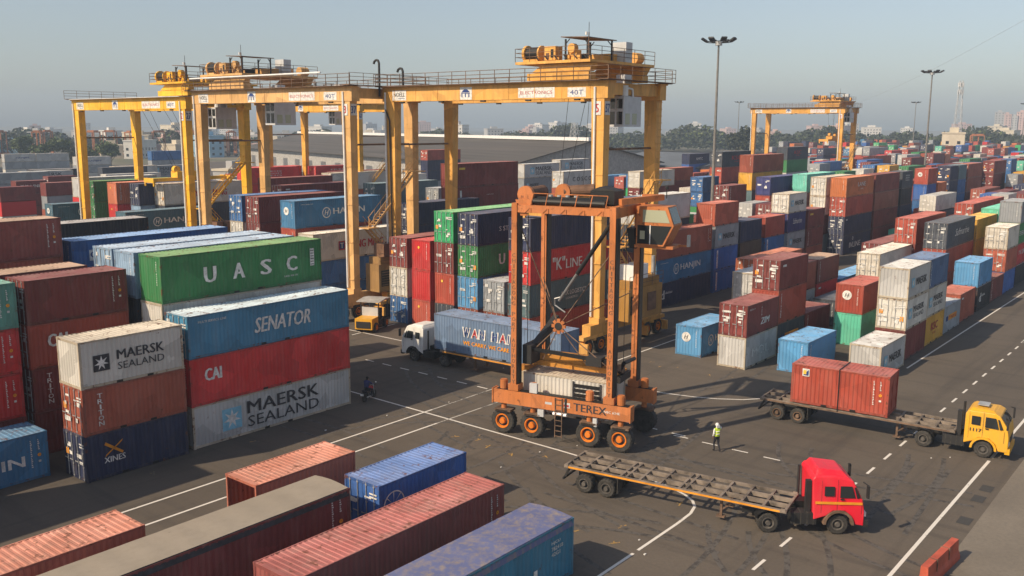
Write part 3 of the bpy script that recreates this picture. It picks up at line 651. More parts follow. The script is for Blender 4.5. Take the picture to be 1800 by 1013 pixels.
def container(x, y, z, spec, label, group=None, rz=0.0, detail=None):
    rnd = random.Random(1000+UID[0]); uid = 'c%d' % UID[0]; UID[0] += 1
    p = spec.split(); hc = p[0].endswith('H'); L = int(p[0].rstrip('H')); h = HC if hc else HS
    col = PAL[p[1]]; end = p[2]; keys = p[3:]
    dist = math.hypot(x, y)
    j = rnd.uniform(.9, 1.12); col = tuple(min(.9, c*j) for c in col)
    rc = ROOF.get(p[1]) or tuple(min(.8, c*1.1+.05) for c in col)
    if KEEP is not None and uid not in KEEP and rz == 0.0 and p[1] != 'steelgrey':
        REST.append((x, y, z, 12.19 if L == 40 else 6.06, CW, h-.02, col)); return None
    root = thing('shipping_container', label, 'shipping container', (x, y, z), rz, group); root['uid'] = uid
    tarp = p[1].startswith('tarp'); opn = p[1] == 'salmonopen'
    fc = tuple(c*.8 for c in col) if p[1] not in ('white', 'cream', 'greywhite') else (.42, .36, .27)
    put('frame', cmesh(L, h, 'frame'), root, fc)
    for s in (0, 1): put('side_panel', cmesh(L, h, 'side', s), root, col)
    if tarp: put('tarpaulin', cmesh(L, h, 'tarp', 1 if p[1] == 'tarpmaroon' else 0), root, rc)
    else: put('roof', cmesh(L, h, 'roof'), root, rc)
    fe, be = (0, 1) if end == 'w' else (1, 0)
    put('end_wall', cmesh(L, h, 'end', fe), root, col)
    lx = 12.192 if L == 40 else 6.058
    if be == 0:
        if not opn:
            for s in (0, 1):
                dr = put('door', cmesh(L, h, 'door', s), root, col)
                put('door_lettering', cmesh(L, h, 'marks', rnd.randint(0, 5)*2+s), dr)
                if dist < 150:
                    for yy in ((.38, .92) if s == 0 else (1.52, 2.06)): put('locking_bar', cmesh(L, h, 'bar'), dr, None, (0, yy, 0))
            pass
    else:
        for s in (0, 1):
            dr = put('door', cmesh(L, h, 'door', s), root, col); dr.location = (lx, CW, 0); dr.rotation_euler = (0, 0, PI)
    mb = MB(); eb = MB()
    for k in keys:
        if k == 'code':
            q = MB(); add_code(q, L, h); q.build('code_numbers', root)
        else: marking(eb, mb, k, L, h)
    if mb.v: mb.build('lettering', root)
    if eb.v: eb.build('emblem', root)
    if end == 'w' and dist < 190 and (keys or rnd.random() < .75):
        mb = MB(); rtext(mb, 'TRLU %06d' % rnd.randint(100000, 999999), end_place, CW-.55, h-.3, .1, 1.5, 'white_mark'); mb.build('number_strip', root)
        if keys and keys[0] in ('HJ', 'HJS', 'HANJIN'):
            mb = MB(); ring(mb, end_place, 1.0, h*.62, .02, .42, 'white_mark'); text(mb, 'H', lambda u, w: (.001, CW-u, w), .8, 1.2, h*.62-.18, h*.62+.18, 'black_mark', .02, .3); mb.build('emblem', root)
        elif p[1] in ('red', 'redbrown', 'rustorange'):
            mb = MB(); ring(mb, end_place, .9, h*.75, .01, .13, 'yellow_mark', 8); mb.build('sticker', root)
    ALLC.append(root); return root
# colour words and marks make the labels; every label is checked to be different below
MARKW = {'MAERSK40':'with star emblem','MAERSK20':'with star emblem','MAERSKSL':'with star emblem','MAERSKS':'with small star emblem','CAI':'with white letters','CAI20':'with white letters','SENATOR':'with slanted lettering','UASC':'with four spaced letters','U':'with a white letter','XLOGO':'with orange cross','TRITON':'with downward lettering','HANJIN':'with ringed emblem','HANJINR':'with large lettering','HANJINK':'with dark lettering','FINAL':'with large lettering','ONE':'with small white emblem','KLINE':'with serif lettering','STT':'with short lettering','LOGI':'with white lettering','YANG':'with red lettering','DLOGO':'with white emblem','VLOGO':'with vertical band','VTXT':'with downward letters','YTAG':'with yellow tag','SLOT':'with white strip','SCRIPT':'with script lettering','IVL':'with white lettering','LANE':'with thin letters','TAG':'with white tag','TAGS':'with grey lettering','HJ':'with round emblem','HJS':'with ringed emblem','NG':'with white lettering','RTAG':'with red lettering','KMTC':'with white lettering','COSCO':'with dark lettering','LINES':'with white lettering','HAP':'with orange emblem','MOL':'with white letters','ZIM':'with white lettering','HYUN':'with white lettering','WANHAI':'with red and white lettering','wheel':'with wheel emblem','code':'with code numbers'}
USED = {}
def uniq(lab):
    """true when the label was not used before"""
    return lab not in USED
def shorten(s, n=16): return ' '.join(s.split()[:n])
def stack(x, y, where, tiers, group='containers stacked in the yard'):
    ts = tiers.split(';'); z = 0.0; n = len(ts)
    for i, t in enumerate(ts):
        p = t.split(); w = WORD[p[1]]; mk = MARKW.get(p[3], '') if len(p) > 3 else ''
        size = 'short' if p[0].startswith('20') else 'long'
        if n == 1: pos = ''
        elif i == n-1: pos = 'on top,'
        elif i == 0: pos = 'lowest,'
        else: pos = ('second up,', 'third up,', 'fourth up,')[i-1]
        if n == 1: lab = '%s %s container %s %s' % (size, w, mk, where)
        else: lab = '%s %s container %s, %s %s' % (size, w, mk, pos, where)
        lab = ' '.join(lab.replace(' ,', ',').split())
        while len(lab.split()) > 16: lab = lab.replace(' '+mk, '', 1) if mk and mk in lab else ' '.join(lab.split()[:16])
        lab = lab.rstrip(',')
        if not uniq(lab): print('DUPLICATE LABEL', lab)
        USED[lab] = 1
        container(x+random.uniform(-.05, .05), y+random.uniform(-.04, .04), z, t, lab, group)
        z += HC if p[0].endswith('H') else HS
for X, Y, w, t in STACKS: stack(X, Y, w, t)
for o in ALLC:   # the tarpaulin covered one is a 45 foot box
    if o['label'].startswith('long tan roofed maroon container with code'):
        if o.location.x < 15 and o.location.y < 32: o.scale.x = 1.135; o.location.x = 26.1-12.19*1.135

# ---------------------------------------------------------------- far containers: one mesh each, then the countless rest
def far_box_mesh(L, h):
    k = (L, h, 'far')
    if k in _CM: return _CM[k]
    lx = 12.192 if L == 40 else 6.058; mb = MB()
    mb.box(0, lx, 0, CW, .1, h-.02, 'box_paint'); mb.box(.1, lx-.1, .1, CW-.1, h-.02, h, 'box_roof')
    for x in (-.01, lx-.15):
        for y in (-.01, CW-.15): mb.box(x, x+.16, y, y+.16, 0, h+.004, 'box_frame')
    for i in range(4): mb.box(-.02, .0, .4+i*.5, .45+i*.5, .15, h-.1, 'galvanised')
    for (a, b, c) in ((.3, .5, 1.6), (.9, .4, 1.0), (1.5, .5, 1.7), (1.7, .35, 1.1)): mb.box(-.014, 0, a, a+b, c, c+.25, 'white_mark')
    _CM[k] = mb.mesh('far_container'); return _CM[k]
FARCOL = ['maroon']*5+['redbrown']*4+['brown']*4+['blue']*3+['royal']*2+['navy']*3+['grey']*3+['greywhite']*2+['white']*3+['green','lime','teal','sky','orange','rust','yellow','red','red','slate','hjblue','cream']
occ = [(x, y) for x, y, w, t in STACKS]
def free(x, y, L):
    lx = 12.3 if L == 40 else 6.1
    for X, Y, w, t in STACKS:
        l2 = 12.3 if t.startswith('40') else 6.1
        if x < X+l2 and X < x+lx and abs(Y-y) < 2.6: return False
    return True
rf = random.Random(21)
FAR = []
def field(name, xs, xe, y0, rows, pitch, hi, p_empty):
    r = 0
    while r < rows:
        y = y0+r*pitch; x = xs
        run = 0
        while x < xe:
            L = 40 if rf.random() < .5 else 20; st = 12.9 if L == 40 else 6.5
            if free(x, y, L) and rf.random() > p_empty:
                nt = rf.choice(hi); z = 0
                for k in range(nt):
                    h = HC if rf.random() < .4 else HS
                    FAR.append((x, y, z, L, h, rf.choice(FARCOL), name, k == nt-1, r)); z += h
            x += st
        r += 1
field('block behind the near row', 158, 330, 51.7, 5, 3.0, (2,3,3,4,4), .10)
field('near row', 258, 330, 48.7, 1, 3.0, (3,4,4), .05)
field('block beside the bend', 126, 137, 51.8, 4, 3.0, (2,3), .1)
field('second yard block', 150, 330, 74.7, 6, 3.0, (2,3,3,4), .15)
field('third yard block', 172, 330, 100, 6, 3.0, (2,2,3,3), .25)
field('block beside the far road', 156, 330, 22.6, 6, 4.5, (1,2,2,3,3), .15)
field('distant yard', 335, 470, 22, 26, 5.0, (2,3,3,4), .2)
field('distant yard', 470, 640, 20, 32, 6.0, (2,3,3,4), .2)
field('left far yard', 70, 150, 151, 9, 6.0, (1,2,2,3), .45)
FAR.sort(key=lambda q: math.hypot(q[0], q[1]))
ordn = {}
def ordinal(n):
    s = {1: 'first', 2: 'second', 3: 'third', 4: 'fourth', 5: 'fifth', 6: 'sixth', 7: 'seventh', 8: 'eighth', 9: 'ninth', 10: 'tenth'}
    return s.get(n, '%dth' % n)
rest = []
tops = [q for q in FAR if q[7]]
for i, q in enumerate(tops):
    x, y, z, L, h, c, nm, top, r = q
    if KEEP is None or 'f%d' % i in KEEP:
        o = put('shipping_container', far_box_mesh(L, h), None, PAL[c], (x, y, z)); o['uid'] = 'f%d' % i; k = (nm, c, r); ordn[k] = ordn.get(k, 0)+1
        lab = '%s %s container on top, %s, %s row, %s of its colour' % ('short' if L == 20 else 'long', WORD[c], nm, ordinal(r+1), ordinal(ordn[k]))
        lab = shorten(lab); 
        if lab in USED: print('DUP', lab)
        USED[lab] = 1
        tag(o, lab, 'shipping container', 'containers far back in the yard')
    else: rest.append(q)
rest += [q for q in FAR if not q[7]]
def colour_attr_mesh(name, boxes, mats):
    """many far boxes as one mesh, base colour per face in a colour attribute"""
    v = []; f = []; cols = []
    for (x, y, z, lx, ly, h, col) in boxes:
        o = len(v); v += [(x,y,z),(x+lx,y,z),(x+lx,y+ly,z),(x,y+ly,z),(x,y,z+h),(x+lx,y,z+h),(x+lx,y+ly,z+h),(x,y+ly,z+h)]
        for q in ((4,5,6,7),(0,1,5,4),(1,2,6,5),(2,3,7,6),(3,0,4,7)): f.append(tuple(o+i for i in q)); cols.append(col)
    me = bpy.data.meshes.new(name); me.from_pydata(v, [], f); at = me.color_attributes.new('paint', 'FLOAT_COLOR', 'CORNER')
    flat = []
    for c in cols: flat += [c[0], c[1], c[2], 1.0]*4
    at.data.foreach_set('color', flat); me.materials.append(mats); return me
m, nt, b = newmat('far_paint'); a = N(nt, 'ShaderNodeVertexColor'); a.layer_name = 'paint'; nt.links.new(a.outputs['Color'], b.inputs['Base Color']); b.inputs['Roughness'].default_value = .7
boxes = [(x, y, z, 12.19 if L == 40 else 6.06, CW, h-.06, PAL[c]) for x, y, z, L, h, c, nm, top, r in rest]+REST
o = bpy.data.objects.new('crowded_containers', colour_attr_mesh('crowded_containers', boxes, m)); C.objects.link(o)
tag(o, 'countless further containers stacked across and far down the yard', 'shipping containers', kind='stuff')
print('containers', len(ALLC), 'rest', len(boxes))
# ---------------------------------------------------------------- gantry cranes (rubber tyred)
def wheel_parts(parent, c, axis, r, w, rimmat='hub_orange', n=20, name='wheel'):
    """a wheel part: empty-less, tyre mesh with its rim as sub-part; c = centre, axis = outward axle direction"""
    tb = MB(); a = Vector(axis).normalized(); c = Vector(c)
    tb.lathe(c-a*(w/2), a, [(0, r*.62), (0, r*.9), (w*.08, r*.97), (w*.25, r), (w*.75, r), (w*.92, r*.97), (w, r*.9), (w, r*.62), (w*.8, r*.55)], 'rubber', n)
    for i in range(n):
        t = 2*PI*i/n; u = Vector((0, 0, 1)) if abs(a.z) < .9 else Vector((1, 0, 0)); s = a.cross(u)
        d = s*math.cos(t)+u*math.sin(t); e = -s*math.sin(t)+u*math.cos(t)
        for sg in (-1, 1): tb.bar(c+d*(r*.985)+a*(sg*w*.02), c+d*(r*.985)+a*(sg*w*.46)+e*(r*.08*1), .06*r, .05*r, 'rubber', d)
    tw = tb.build(name, parent)
    rb = MB(); rb.lathe(c-a*(w*.45), a, [(0, r*.6), (w*.62, r*.6), (w*.97, r*.58), (w*.97, r*.5), (w*.72, r*.44), (w*.72, r*.26), (w*1.02, r*.22), (w*1.02, r*.1)], rimmat, n)
    for i in range(8):
        t = 2*PI*i/8; u = Vector((0, 0, 1)); s = a.cross(u); d = s*math.cos(t)+u*math.sin(t)
        rb.cyl(c+a*(w*.26)+d*(r*.35), c+a*(w*.32)+d*(r*.35), r*.035, 'dark_metal', n=6)
    rb.build('rim', tw); return tw
def railing(mb, p0, p1, h=1.1, step=1.7, mat='rust_steel', r=.028):
    p0 = Vector(p0); p1 = Vector(p1); L = (p1-p0).length; n = max(1, round(L/step))
    for i in range(n+1):
        p = p0.lerp(p1, i/n); mb.cyl(p, p+Vector((0, 0, h)), r, mat, n=5)
    for k in (1.0, .68, .36): mb.cyl(p0+Vector((0, 0, h*k)), p1+Vector((0, 0, h*k)), r*.85, mat, n=5)
def stairs(mb, p0, p1, w, mat):
    p0 = Vector(p0); p1 = Vector(p1); n = int((p1-p0).length/.35); d = p1-p0; side = Vector((0, 0, 1)).cross(d).normalized()*(w/2)
    for s in (-1, 1):
        mb.bar(p0+side*s, p1+side*s, .06, .22, mat); mb.cyl(p0+side*s+Vector((0,0,1)), p1+side*s+Vector((0,0,1)), .03, mat, n=5)
        for i in range(0, n+1, 3): q = p0.lerp(p1, i/n)+side*s; mb.cyl(q, q+Vector((0,0,1)), .025, mat, n=5)
    for i in range(n+1): q = p0.lerp(p1, i/n); mb.bar(q-side, q+side, .22, .03, mat)
def rtg(X, Y, span, wb, label, col, ztop=22.75, trolley=.12, signs=True, number='5', spreader=None, pipe=True, cab=True, detail=True, white_rail=False, rail=True, sx=0.0):
    root = thing('gantry_crane', label, 'gantry crane', (X, Y, 0), 0, 'rubber tyred gantry cranes'); P = 'crane_paint'
    B = lambda mb, n, par=root: mb.build(n, par, col)
    zg = ztop-1.4; lw = 1.25
    for i, x in enumerate((0, wb)):
        for s, y in ((-1, 0), (1, span)):
            mb = MB(); yi = lambda z0: 0
            # leg tapers towards the ground on its inner side, haunch at the girder
            y0a, y1a = (y-.55, y+.70) if s < 0 else (y-.70, y+.55)
            y0b, y1b = (y-.45, y+.40) if s < 0 else (y-.40, y+.45)
            v = []
            for (za, ya, yb, dx) in ((2.6, y0b, y1b, .36), (zg, y0a, y1a, .45)):
                v += [(x-dx, ya, za), (x+dx, ya, za), (x+dx, yb, za), (x-dx, yb, za)]
            mb.add(v, [(0,1,5,4),(1,2,6,5),(2,3,7,6),(3,0,4,7),(3,2,1,0),(4,5,6,7)], P)
            for q in range(5): zz = 4+q*3.7; mb.box(x-.47, x+.47, y0b-.04, y1b+.05, zz, zz+.06, P)
            leg = B(mb, 'leg')
            if detail and pipe and i == 0:
                pb = MB(); yy = y+(.48 if s > 0 else .30)
                pb.cyl((x-.56, yy, 3.2), (x-.56, yy, zg+.9), .10, 'white_paint', n=8); pb.build('cable_pipe', leg)
        mb = MB(); mb.box(x-.5, x+.5, -.9, span+.9, zg, ztop-.12, P); mb.box(x-.62, x+.62, -1.0, span+1.0, ztop-.12, ztop, P)
        for q in range(9): yy = .8+q*(span-1.6)/8; mb.box(x-.53, x+.53, yy, yy+.05, zg-.012, ztop-.13, P)
        gd = B(mb, 'girder')
        rl = MB(); xo = x-.95 if i == 0 else x+.95
        rl.box(min(xo, x)-.1, max(xo, x)+.1, -1.2, span+1.4, ztop+.004, ztop+.06, 'rust_steel' if rail else 'white_paint')
        if rail: railing(rl, (xo, -1.2, ztop+.06), (xo, span+1.4, ztop+.06), mat='white_paint' if False else 'rust_steel', r=.035)
        if white_rail and i == 0: rl.cyl((xo, span*.12, ztop+1.35), (xo, span+.4, ztop+1.35), .09, 'white_paint', n=8)
        rl.build('walkway', gd)
        lm = MB()
        for q in range(5): yy = 2+q*(span-4)/4; lm.box(x-.75, x-.5, yy-.25, yy+.25, zg-.16, zg-.02, 'dark_metal')
        lm.build('floodlight', gd)
        if signs and i == 0:
            sg = MB(); pl = lambda u, w: (x-.515, span-u, w); pk = lambda u, w: (x-.522, span-u, w)
            rect(sg, pl, .5, 2.4, zg+.1, zg+1.05, 'white_mark'); text(sg, 'NOELL', pk, .7, 2.2, zg+.45, zg+.85, 'black_mark', .02); rect(sg, pk, 1.3, 2.2, zg+.25, zg+.30, 'dark_blue_mark'); sg.build('sign_board', gd); sg = MB()
            k0 = span*.38; rect(sg, pl, k0, k0+1.5, zg+.06, zg+1.18, 'white_mark'); poly(sg, pk, [(k0+.2, zg+.7), (k0+1.3, zg+.7), (k0+.95, zg+.98), (k0+.55, zg+.98)], 'dark_blue_mark')
            for q in range(3): rect(sg, pk, k0+.25+q*.42, k0+.37+q*.42, zg+.28, zg+.6, 'dark_blue_mark')
            rect(sg, pk, k0+.2, k0+1.3, zg+.6, zg+.66, 'dark_blue_mark'); sg.build('sign_board', gd); sg = MB()
            rect(sg, pl, span*.66, span*.82, zg+.12, zg+.98, 'white_mark'); text(sg, 'ELECTRONICS', pk, span*.67, span*.81, zg+.42, zg+.7, 'red_mark', .01); sg.build('sign_board', gd); sg = MB()
            rect(sg, pl, span*.875, span*.95, zg+.12, zg+.9, 'white_mark'); text(sg, '40T', pk, span*.885, span*.94, zg+.3, zg+.7, 'dark_blue_mark', .01)
            sg.build('sign_board', gd)
    if signs:
        sg = MB(); pl = lambda u, w: (-.49, -u, w); rect(sg, pl, -.45, .25, zg-1.35, zg-.25, 'white_mark'); text(sg, number, lambda u, w: (-.50, -u, w), -.25, .05, zg-1.15, zg-.45, 'red_mark', .03); sg.build('number_plate', root); sg = MB()
        pr = lambda u, w: (u, -.60, w); rect(sg, pr, -.40, .35, zg-1.35, zg-.25, 'white_mark'); text(sg, number+'7', lambda u, w: (u, -.608, w), -.32, .28, zg-1.15, zg-.45, 'dark_blue_mark', .03)
        sg.build('number_plate', root)
    for y in (0, span):   # end ties, sills, bogies
        s = -1 if y == 0 else 1
        mb = MB(); mb.box(.5, wb-.5, y-.4+s*.2, y+.4+s*.2, ztop-1.1, ztop-.14, P); tb = B(mb, 'end_tie')
        rl = MB(); rl.box(-1.2, wb+1.2, y+s*.9-.5, y+s*.9+.5, ztop+.07, ztop+.12, 'rust_steel'); railing(rl, (-1.2, y+s*1.4, ztop+.12), (wb+1.2, y+s*1.4, ztop+.12)); rl.build('end_platform', tb)
        mb = MB(); mb.box(-1.6, wb+1.6, y-.42, y+.42, 1.75, 2.6, P)
        for x in (0, wb): mb.box(x-.5, x+.5, y-.50, y+.50, 2.6, 3.1, P)
        sill = B(mb, 'sill_beam')
        br = MB(); br.cyl((.4, y, 9), (wb-.4, y, 9), .09, 'rust_steel', n=8) if False else br.cyl((.3, y, 17.2), (wb-.3, y, 17.2), .09, 'rust_steel', n=8); br.build('tie_rod', sill)
        for x in (-.6, wb+.6):
            for dx in (-.95, .95): wheel_parts(sill, (x+dx, y, .72), (0, -1 if s < 0 else 1, 0), .72, .5, P if False else 'hub_orange', 16)
            fb = MB(); fb.box(x-1.9, x+1.9, y-.36, y+.36, 1.45, 1.75, P); fb.cyl((x, y, 1.2), (x, y, 1.8), .3, P)
            for dx in (-1, 1): fb.box(x+dx*1.75-.12, x+dx*1.75+.12, y-.75, y+.75, .35, 1.2, P); fb.bar((x+dx*1.75, y, 1.1), (x+dx*.9, y, 1.6), .4, .12, P)
            B(fb, 'bogie', sill)
    ms = -1.35
    mb = MB(); mb.box(1.2, wb-1.6, ms-1.0, -.42, 2.75, 5.5, P); mb.box(1.5, wb-2.0, ms-.9, -.6, 5.5, 6.2, P); mb.box(1.5, 3.0, ms-1.06, ms-1.01, 3.3, 4.9, 'grease'); mb.box(4.2, 5.6, ms-1.06, ms-1.01, 3.3, 4.9, 'brown_drum'); [mb.box(1.55, 2.95, ms-1.09, ms-1.065, 3.4+q*.25, 3.5+q*.25, 'rust_steel') for q in range(6)]
    ph = mb.build('power_house', root, tuple(c*.5 for c in col))
    mb = MB()
    for q in range(2): mb.box(1.9+q*1.5, 2.7+q*1.5, ms-1.0, -.9, 6.2, 7.5, 'white_paint' if number == '5' else 'brown_drum')
    mb.cyl((wb-1.6, ms, 6.2), (wb-1.6, ms, 7.8), .16, 'galvanised'); railing(mb, (1.2, ms-1.05, 5.5), (wb-1.6, ms-1.05, 5.5)); mb.build('switch_cabinets', ph)
    mb = MB(); stairs(mb, (wb-1.0, -.75, 3.0), (1.0, -.75, 9.2), .7, P); B(mb, 'stairway'); mb = MB(); stairs(mb, (1.0, -1.6, 9.2), (wb-1.4, -1.6, 14.5), .7, P); mb.box(.2, 1.6, -2.1, -.4, 9.1, 9.2, P); mb.box(wb-1.8, wb-.2, -2.1, -.4, 14.4, 14.5, P)
    for q in range(12): mb.bar((wb+.38, -.62-.0, 14.6+q*.6), (wb-.38, -.62, 14.6+q*.6), .05, .05, P)
    B(mb, 'stairway')
    # ---- trolley
    ty = span*trolley; tr = thing('trolley', None, None); del_ = tr; tr.parent = root
    mb = MB(); mb.box(-.9, wb+.9, ty-2.6, ty+5.2, ztop+1.5, ztop+1.72, P)
    for x in (0, wb): mb.box(x-.5, x+.5, ty-2.2, ty+4.2, ztop+.14, ztop+.75, P); mb.box(x-.35, x+.35, ty-1.6, ty+1.4, ztop+.75, ztop+1.5, P); mb.prism([(ty-2.2, ztop+.8), (ty+3.8, ztop+.8), (ty+2.6, ztop+1.45), (ty-2.6, ztop+1.45)], 'x', x-.42, x+.3, P)
    railing(mb, (-.9, ty-2.6, ztop+1.72), (-.9, ty+5.2, ztop+1.72), mat='rust_steel'); railing(mb, (-.9, ty-2.6, ztop+1.72), (wb+.9, ty-2.6, ztop+1.72)); railing(mb, (-.9, ty+5.2, ztop+1.72), (wb+.9, ty+5.2, ztop+1.72))
    bpy.data.objects.remove(tr); tr = B(mb, 'trolley'); zt = ztop+1.72
    mb = MB(); mb.lathe((.3, ty+4.9, zt+.72), (0, -1, 0), [(0, .2), (0, .72), (.25, .72), (.25, .2)], P, 18); mb.lathe((.3, ty+3.3, zt+.72), (0, -1, 0), [(0, .2), (0, .66), (.15, .66), (.15, .2)], P, 18); mb.box(-.1, .7, ty+4.65, ty+4.9, zt, zt+.5, P); B(mb, 'drum_flange', tr)
    mb = MB(); mb.cyl((.3, ty+4.65, zt+.72), (.3, ty+3.3, zt+.72), .56, 'grease', n=18); mb.cyl((5.0, ty+3.6, zt+.6), (7.2, ty+3.6, zt+.6), .45, 'grease', n=18); mb.build('hoist_drum', tr)
    mb = MB(); mb.box(-.1, .9, ty+1.5, ty+2.7, zt, zt+1.25, P); mb.box(-.112, -.1, ty+1.7, ty+2.0, zt+.3, zt+1.0, 'grease'); mb.box(-.112, -.1, ty+2.15, ty+2.5, zt+.2, zt+.7, 'brown_drum'); mb.box(.0, .7, ty-.6, ty+.3, zt, zt+.85, P); mb.cyl((-.2, ty-.2, zt+1.0), (.3, ty-.2, zt+1.0), .38, P, n=16); mb.box(3.4, 4.6, ty-1.6, ty+1.4, zt, zt+.7, P); mb.box(wb-1.8, wb-.2, ty+.4, ty+2.2, zt, zt+.95, P); mb.cyl((wb-.8, ty-1.4, zt+.55), (wb+.3, ty-1.4, zt+.55), .5, P, n=16); mb.box(-.3, .6, ty+3.2, ty+4.8, zt, zt+.25, P); mb.box(.9, 2.4, ty-.4, ty+.9, zt, zt+.6, 'grease')
    for q in range(3): mb.cyl((2.6+q*1.4, ty+1.9, zt+.3), (3.6+q*1.4, ty+1.9, zt+.3), .25, P, n=10)
    for q in range(6): mb.box(-.28+q*.05, -.2+q*.05, ty-2.2+q*1.1, ty-1.9+q*1.1, zt, zt+.3+.1*(q % 3), P); mb.tube([(-.5, ty-2+q, zt+.1), (-.4, ty-1.6+q, zt+.45), (.2, ty-1.4+q, zt+.2)], .05, 'dark_metal', 5)
    B(mb, 'hoist_machinery', tr)
    mb = MB(); zr = zt+1.72
    mb.prism([(ty-2.2, zr), (ty+.6, zr+.14), (ty+.6, zr+.21), (ty-2.2, zr+.07)], 'x', -.6, 3.6, 'rust_steel')
    for x in (-.3, 3.3):
        for y in (ty-1.9, ty+.3): mb.box(x-.06, x+.06, y-.06, y+.06, zt, zr, 'dark_metal'); mb.bar((x, y, zr-.4), (x, y+(.4 if y < ty-1 else -.4), zr), .06, .06, 'dark_metal')
    B(mb, 'canopy', tr)
    mb = MB(); mb.box(4.6, 5.6, ty-2.5, ty-1.0, zt+.02, zt+1.7, 'cabin_grey'); mb.build('electric_cabinet', tr)
    mb = MB(); mb.cyl((-.7, ty-2.3, zt), (-.7, ty-2.3, zt+2.1), .05, 'rust_steel', n=6); mb.cyl((-.7, ty-2.3, zt+2.1), (-.7, ty-2.3, zt+2.9), .025, 'dark_metal', n=5); mb.cyl((-.7, ty-2.05, zt+1.9), (-.7, ty-2.05, zt+2.15), .1, 'white_paint', n=8); mb.build('mast', tr)
    if cab:
        cx, cy = wb*.5-1.2, ty-3.6; z1 = zg+.2
        mb = MB(); mb.box(cx-.9, cx+1.9, cy-.4, cy+1.3, z1-2.5, z1, 'cabin_grey'); mb.box(cx-.1, cx+.9, cy, cy+.9, z1, z1+1.8, 'cabin_grey'); mb.cyl((cx-.4, cy-.1, z1+.02), (cx-.4, cy-.1, z1+.9), .35, 'white_paint'); mb.tube([(cx, cy-.2, z1+.7), (cx+.6, cy-.3, z1+.6), (cx+.7, cy-.3, z1)], .09, 'white_paint', 8)
        cb = mb.build('operator_cab', tr)
        mb = MB()
        for (a, b_) in ((-.3, .25), (.45, 1.05)): mb.box(cx-.916, cx-.90, cy+a, cy+b_+.0, z1-1.0, z1-.2, 'dark_glass'); mb.box(cx-.916, cx-.90, cy+a, cy+b_, z1-2.3, z1-1.25, 'dark_glass')
        mb.build('cab_window', cb)
        mb = MB()
        for a in (-.6, .5): mb.box(cx+a, cx+a+.7, cy-.416, cy-.40, z1-2.3, z1-1.4, 'tinted_panel')
        mb.build('cab_window', cb)
    if number == '5':
        mb = MB()
        for yy, hh_ in ((span+.9, 2.6), (span-2.4, 1.7)):
            mb.tube([(-.9, yy, ztop-.9 if hh_ > 2 else ztop+.1), (-.9, yy, ztop+hh_-.3), (-.9, yy+.12, ztop+hh_-.05), (-.9, yy+.4, ztop+hh_), (-.9, yy+.65, ztop+hh_-.12), (-.9, yy+.75, ztop+hh_-.35)], .11, 'dark_metal', 8)
        mb.tube([(-.58, span+.55, ztop-1), (-.58, span+.45, zg-.8), (-.58, span-.1, zg-1.8), (-.58, span-.2, 8)], .07, 'dark_metal', 6); mb.build('cable_mast', root)
    if spreader is not None:
        zs, sy = spreader; wb0 = wb; wb = wb+2*sx; mb = MB(); mb.box(wb/2-5.9, wb/2+5.9, sy-.35, sy+.35, zs, zs+.45, P)
        for x in (wb/2-5.95, wb/2+5.6): mb.box(x, x+.35, sy-1.2, sy+1.2, zs-.1, zs+.5, P)
        for x in (wb/2-5.9, wb/2+5.7):
            for y in (sy-1.15, sy+.95): mb.prism([(x, zs-.55), (x+.2, zs-.55), (x+.2, zs-.08), (x, zs-.08)], 'y', y, y+.22, P)
        mb.box(wb/2-2.2, wb/2+2.2, sy-.8, sy+.8, zs+.45, zs+1.25, P)
        for x in (-1.9, 1.9): mb.cyl((wb/2+x, sy-.3, zs+1.5), (wb/2+x, sy+.3, zs+1.5), .5, P, n=14)
        sp = B(mb, 'spreader', root)
        mb = MB()
        for x in (-1.9, 1.9):
            for y in (-.35, .35): mb.cyl((wb/2+x, sy+y, zs+1.5), (wb0/2+x*.8, (ty+.8 if not sx else sy)+y*3, ztop+.3), .022, 'dark_metal', n=5)
        mb.build('hoist_rope', sp)
    return root
rtg(64.2, 43.0, 24.6, 8.3, 'large amber gantry crane with cab near the right leg, centre', (.66, .34, .07), trolley=.13, number='5', spreader=(11.6, 5.6))
rtg(60.2, 69.4, 25.4, 8.3, 'beige gantry crane with a white rail along its top, left of centre', (.62, .36, .13), trolley=.73, number='3', white_rail=True, spreader=None)
rtg(61.3, 99.7, 26.0, 8.0, 'bright yellow gantry crane at the left, its spreader over a cream container', (.78, .42, .015), trolley=.03, number='2', ztop=22.25, rail=False, spreader=(11.55, 14.7), sx=5.0, signs=True)
rtg(106.0, 120.0, 25.0, 8.3, 'amber gantry crane seen through the legs of the beige one', (.70, .36, .04), trolley=.5, number='6', spreader=None)
rtg(235.0, 85.0, 23.5, 9.0, 'distant amber gantry crane standing alone at the right', (.62, .31, .05), ztop=23.9, trolley=.12, number='8', spreader=(15.5, 3.8))
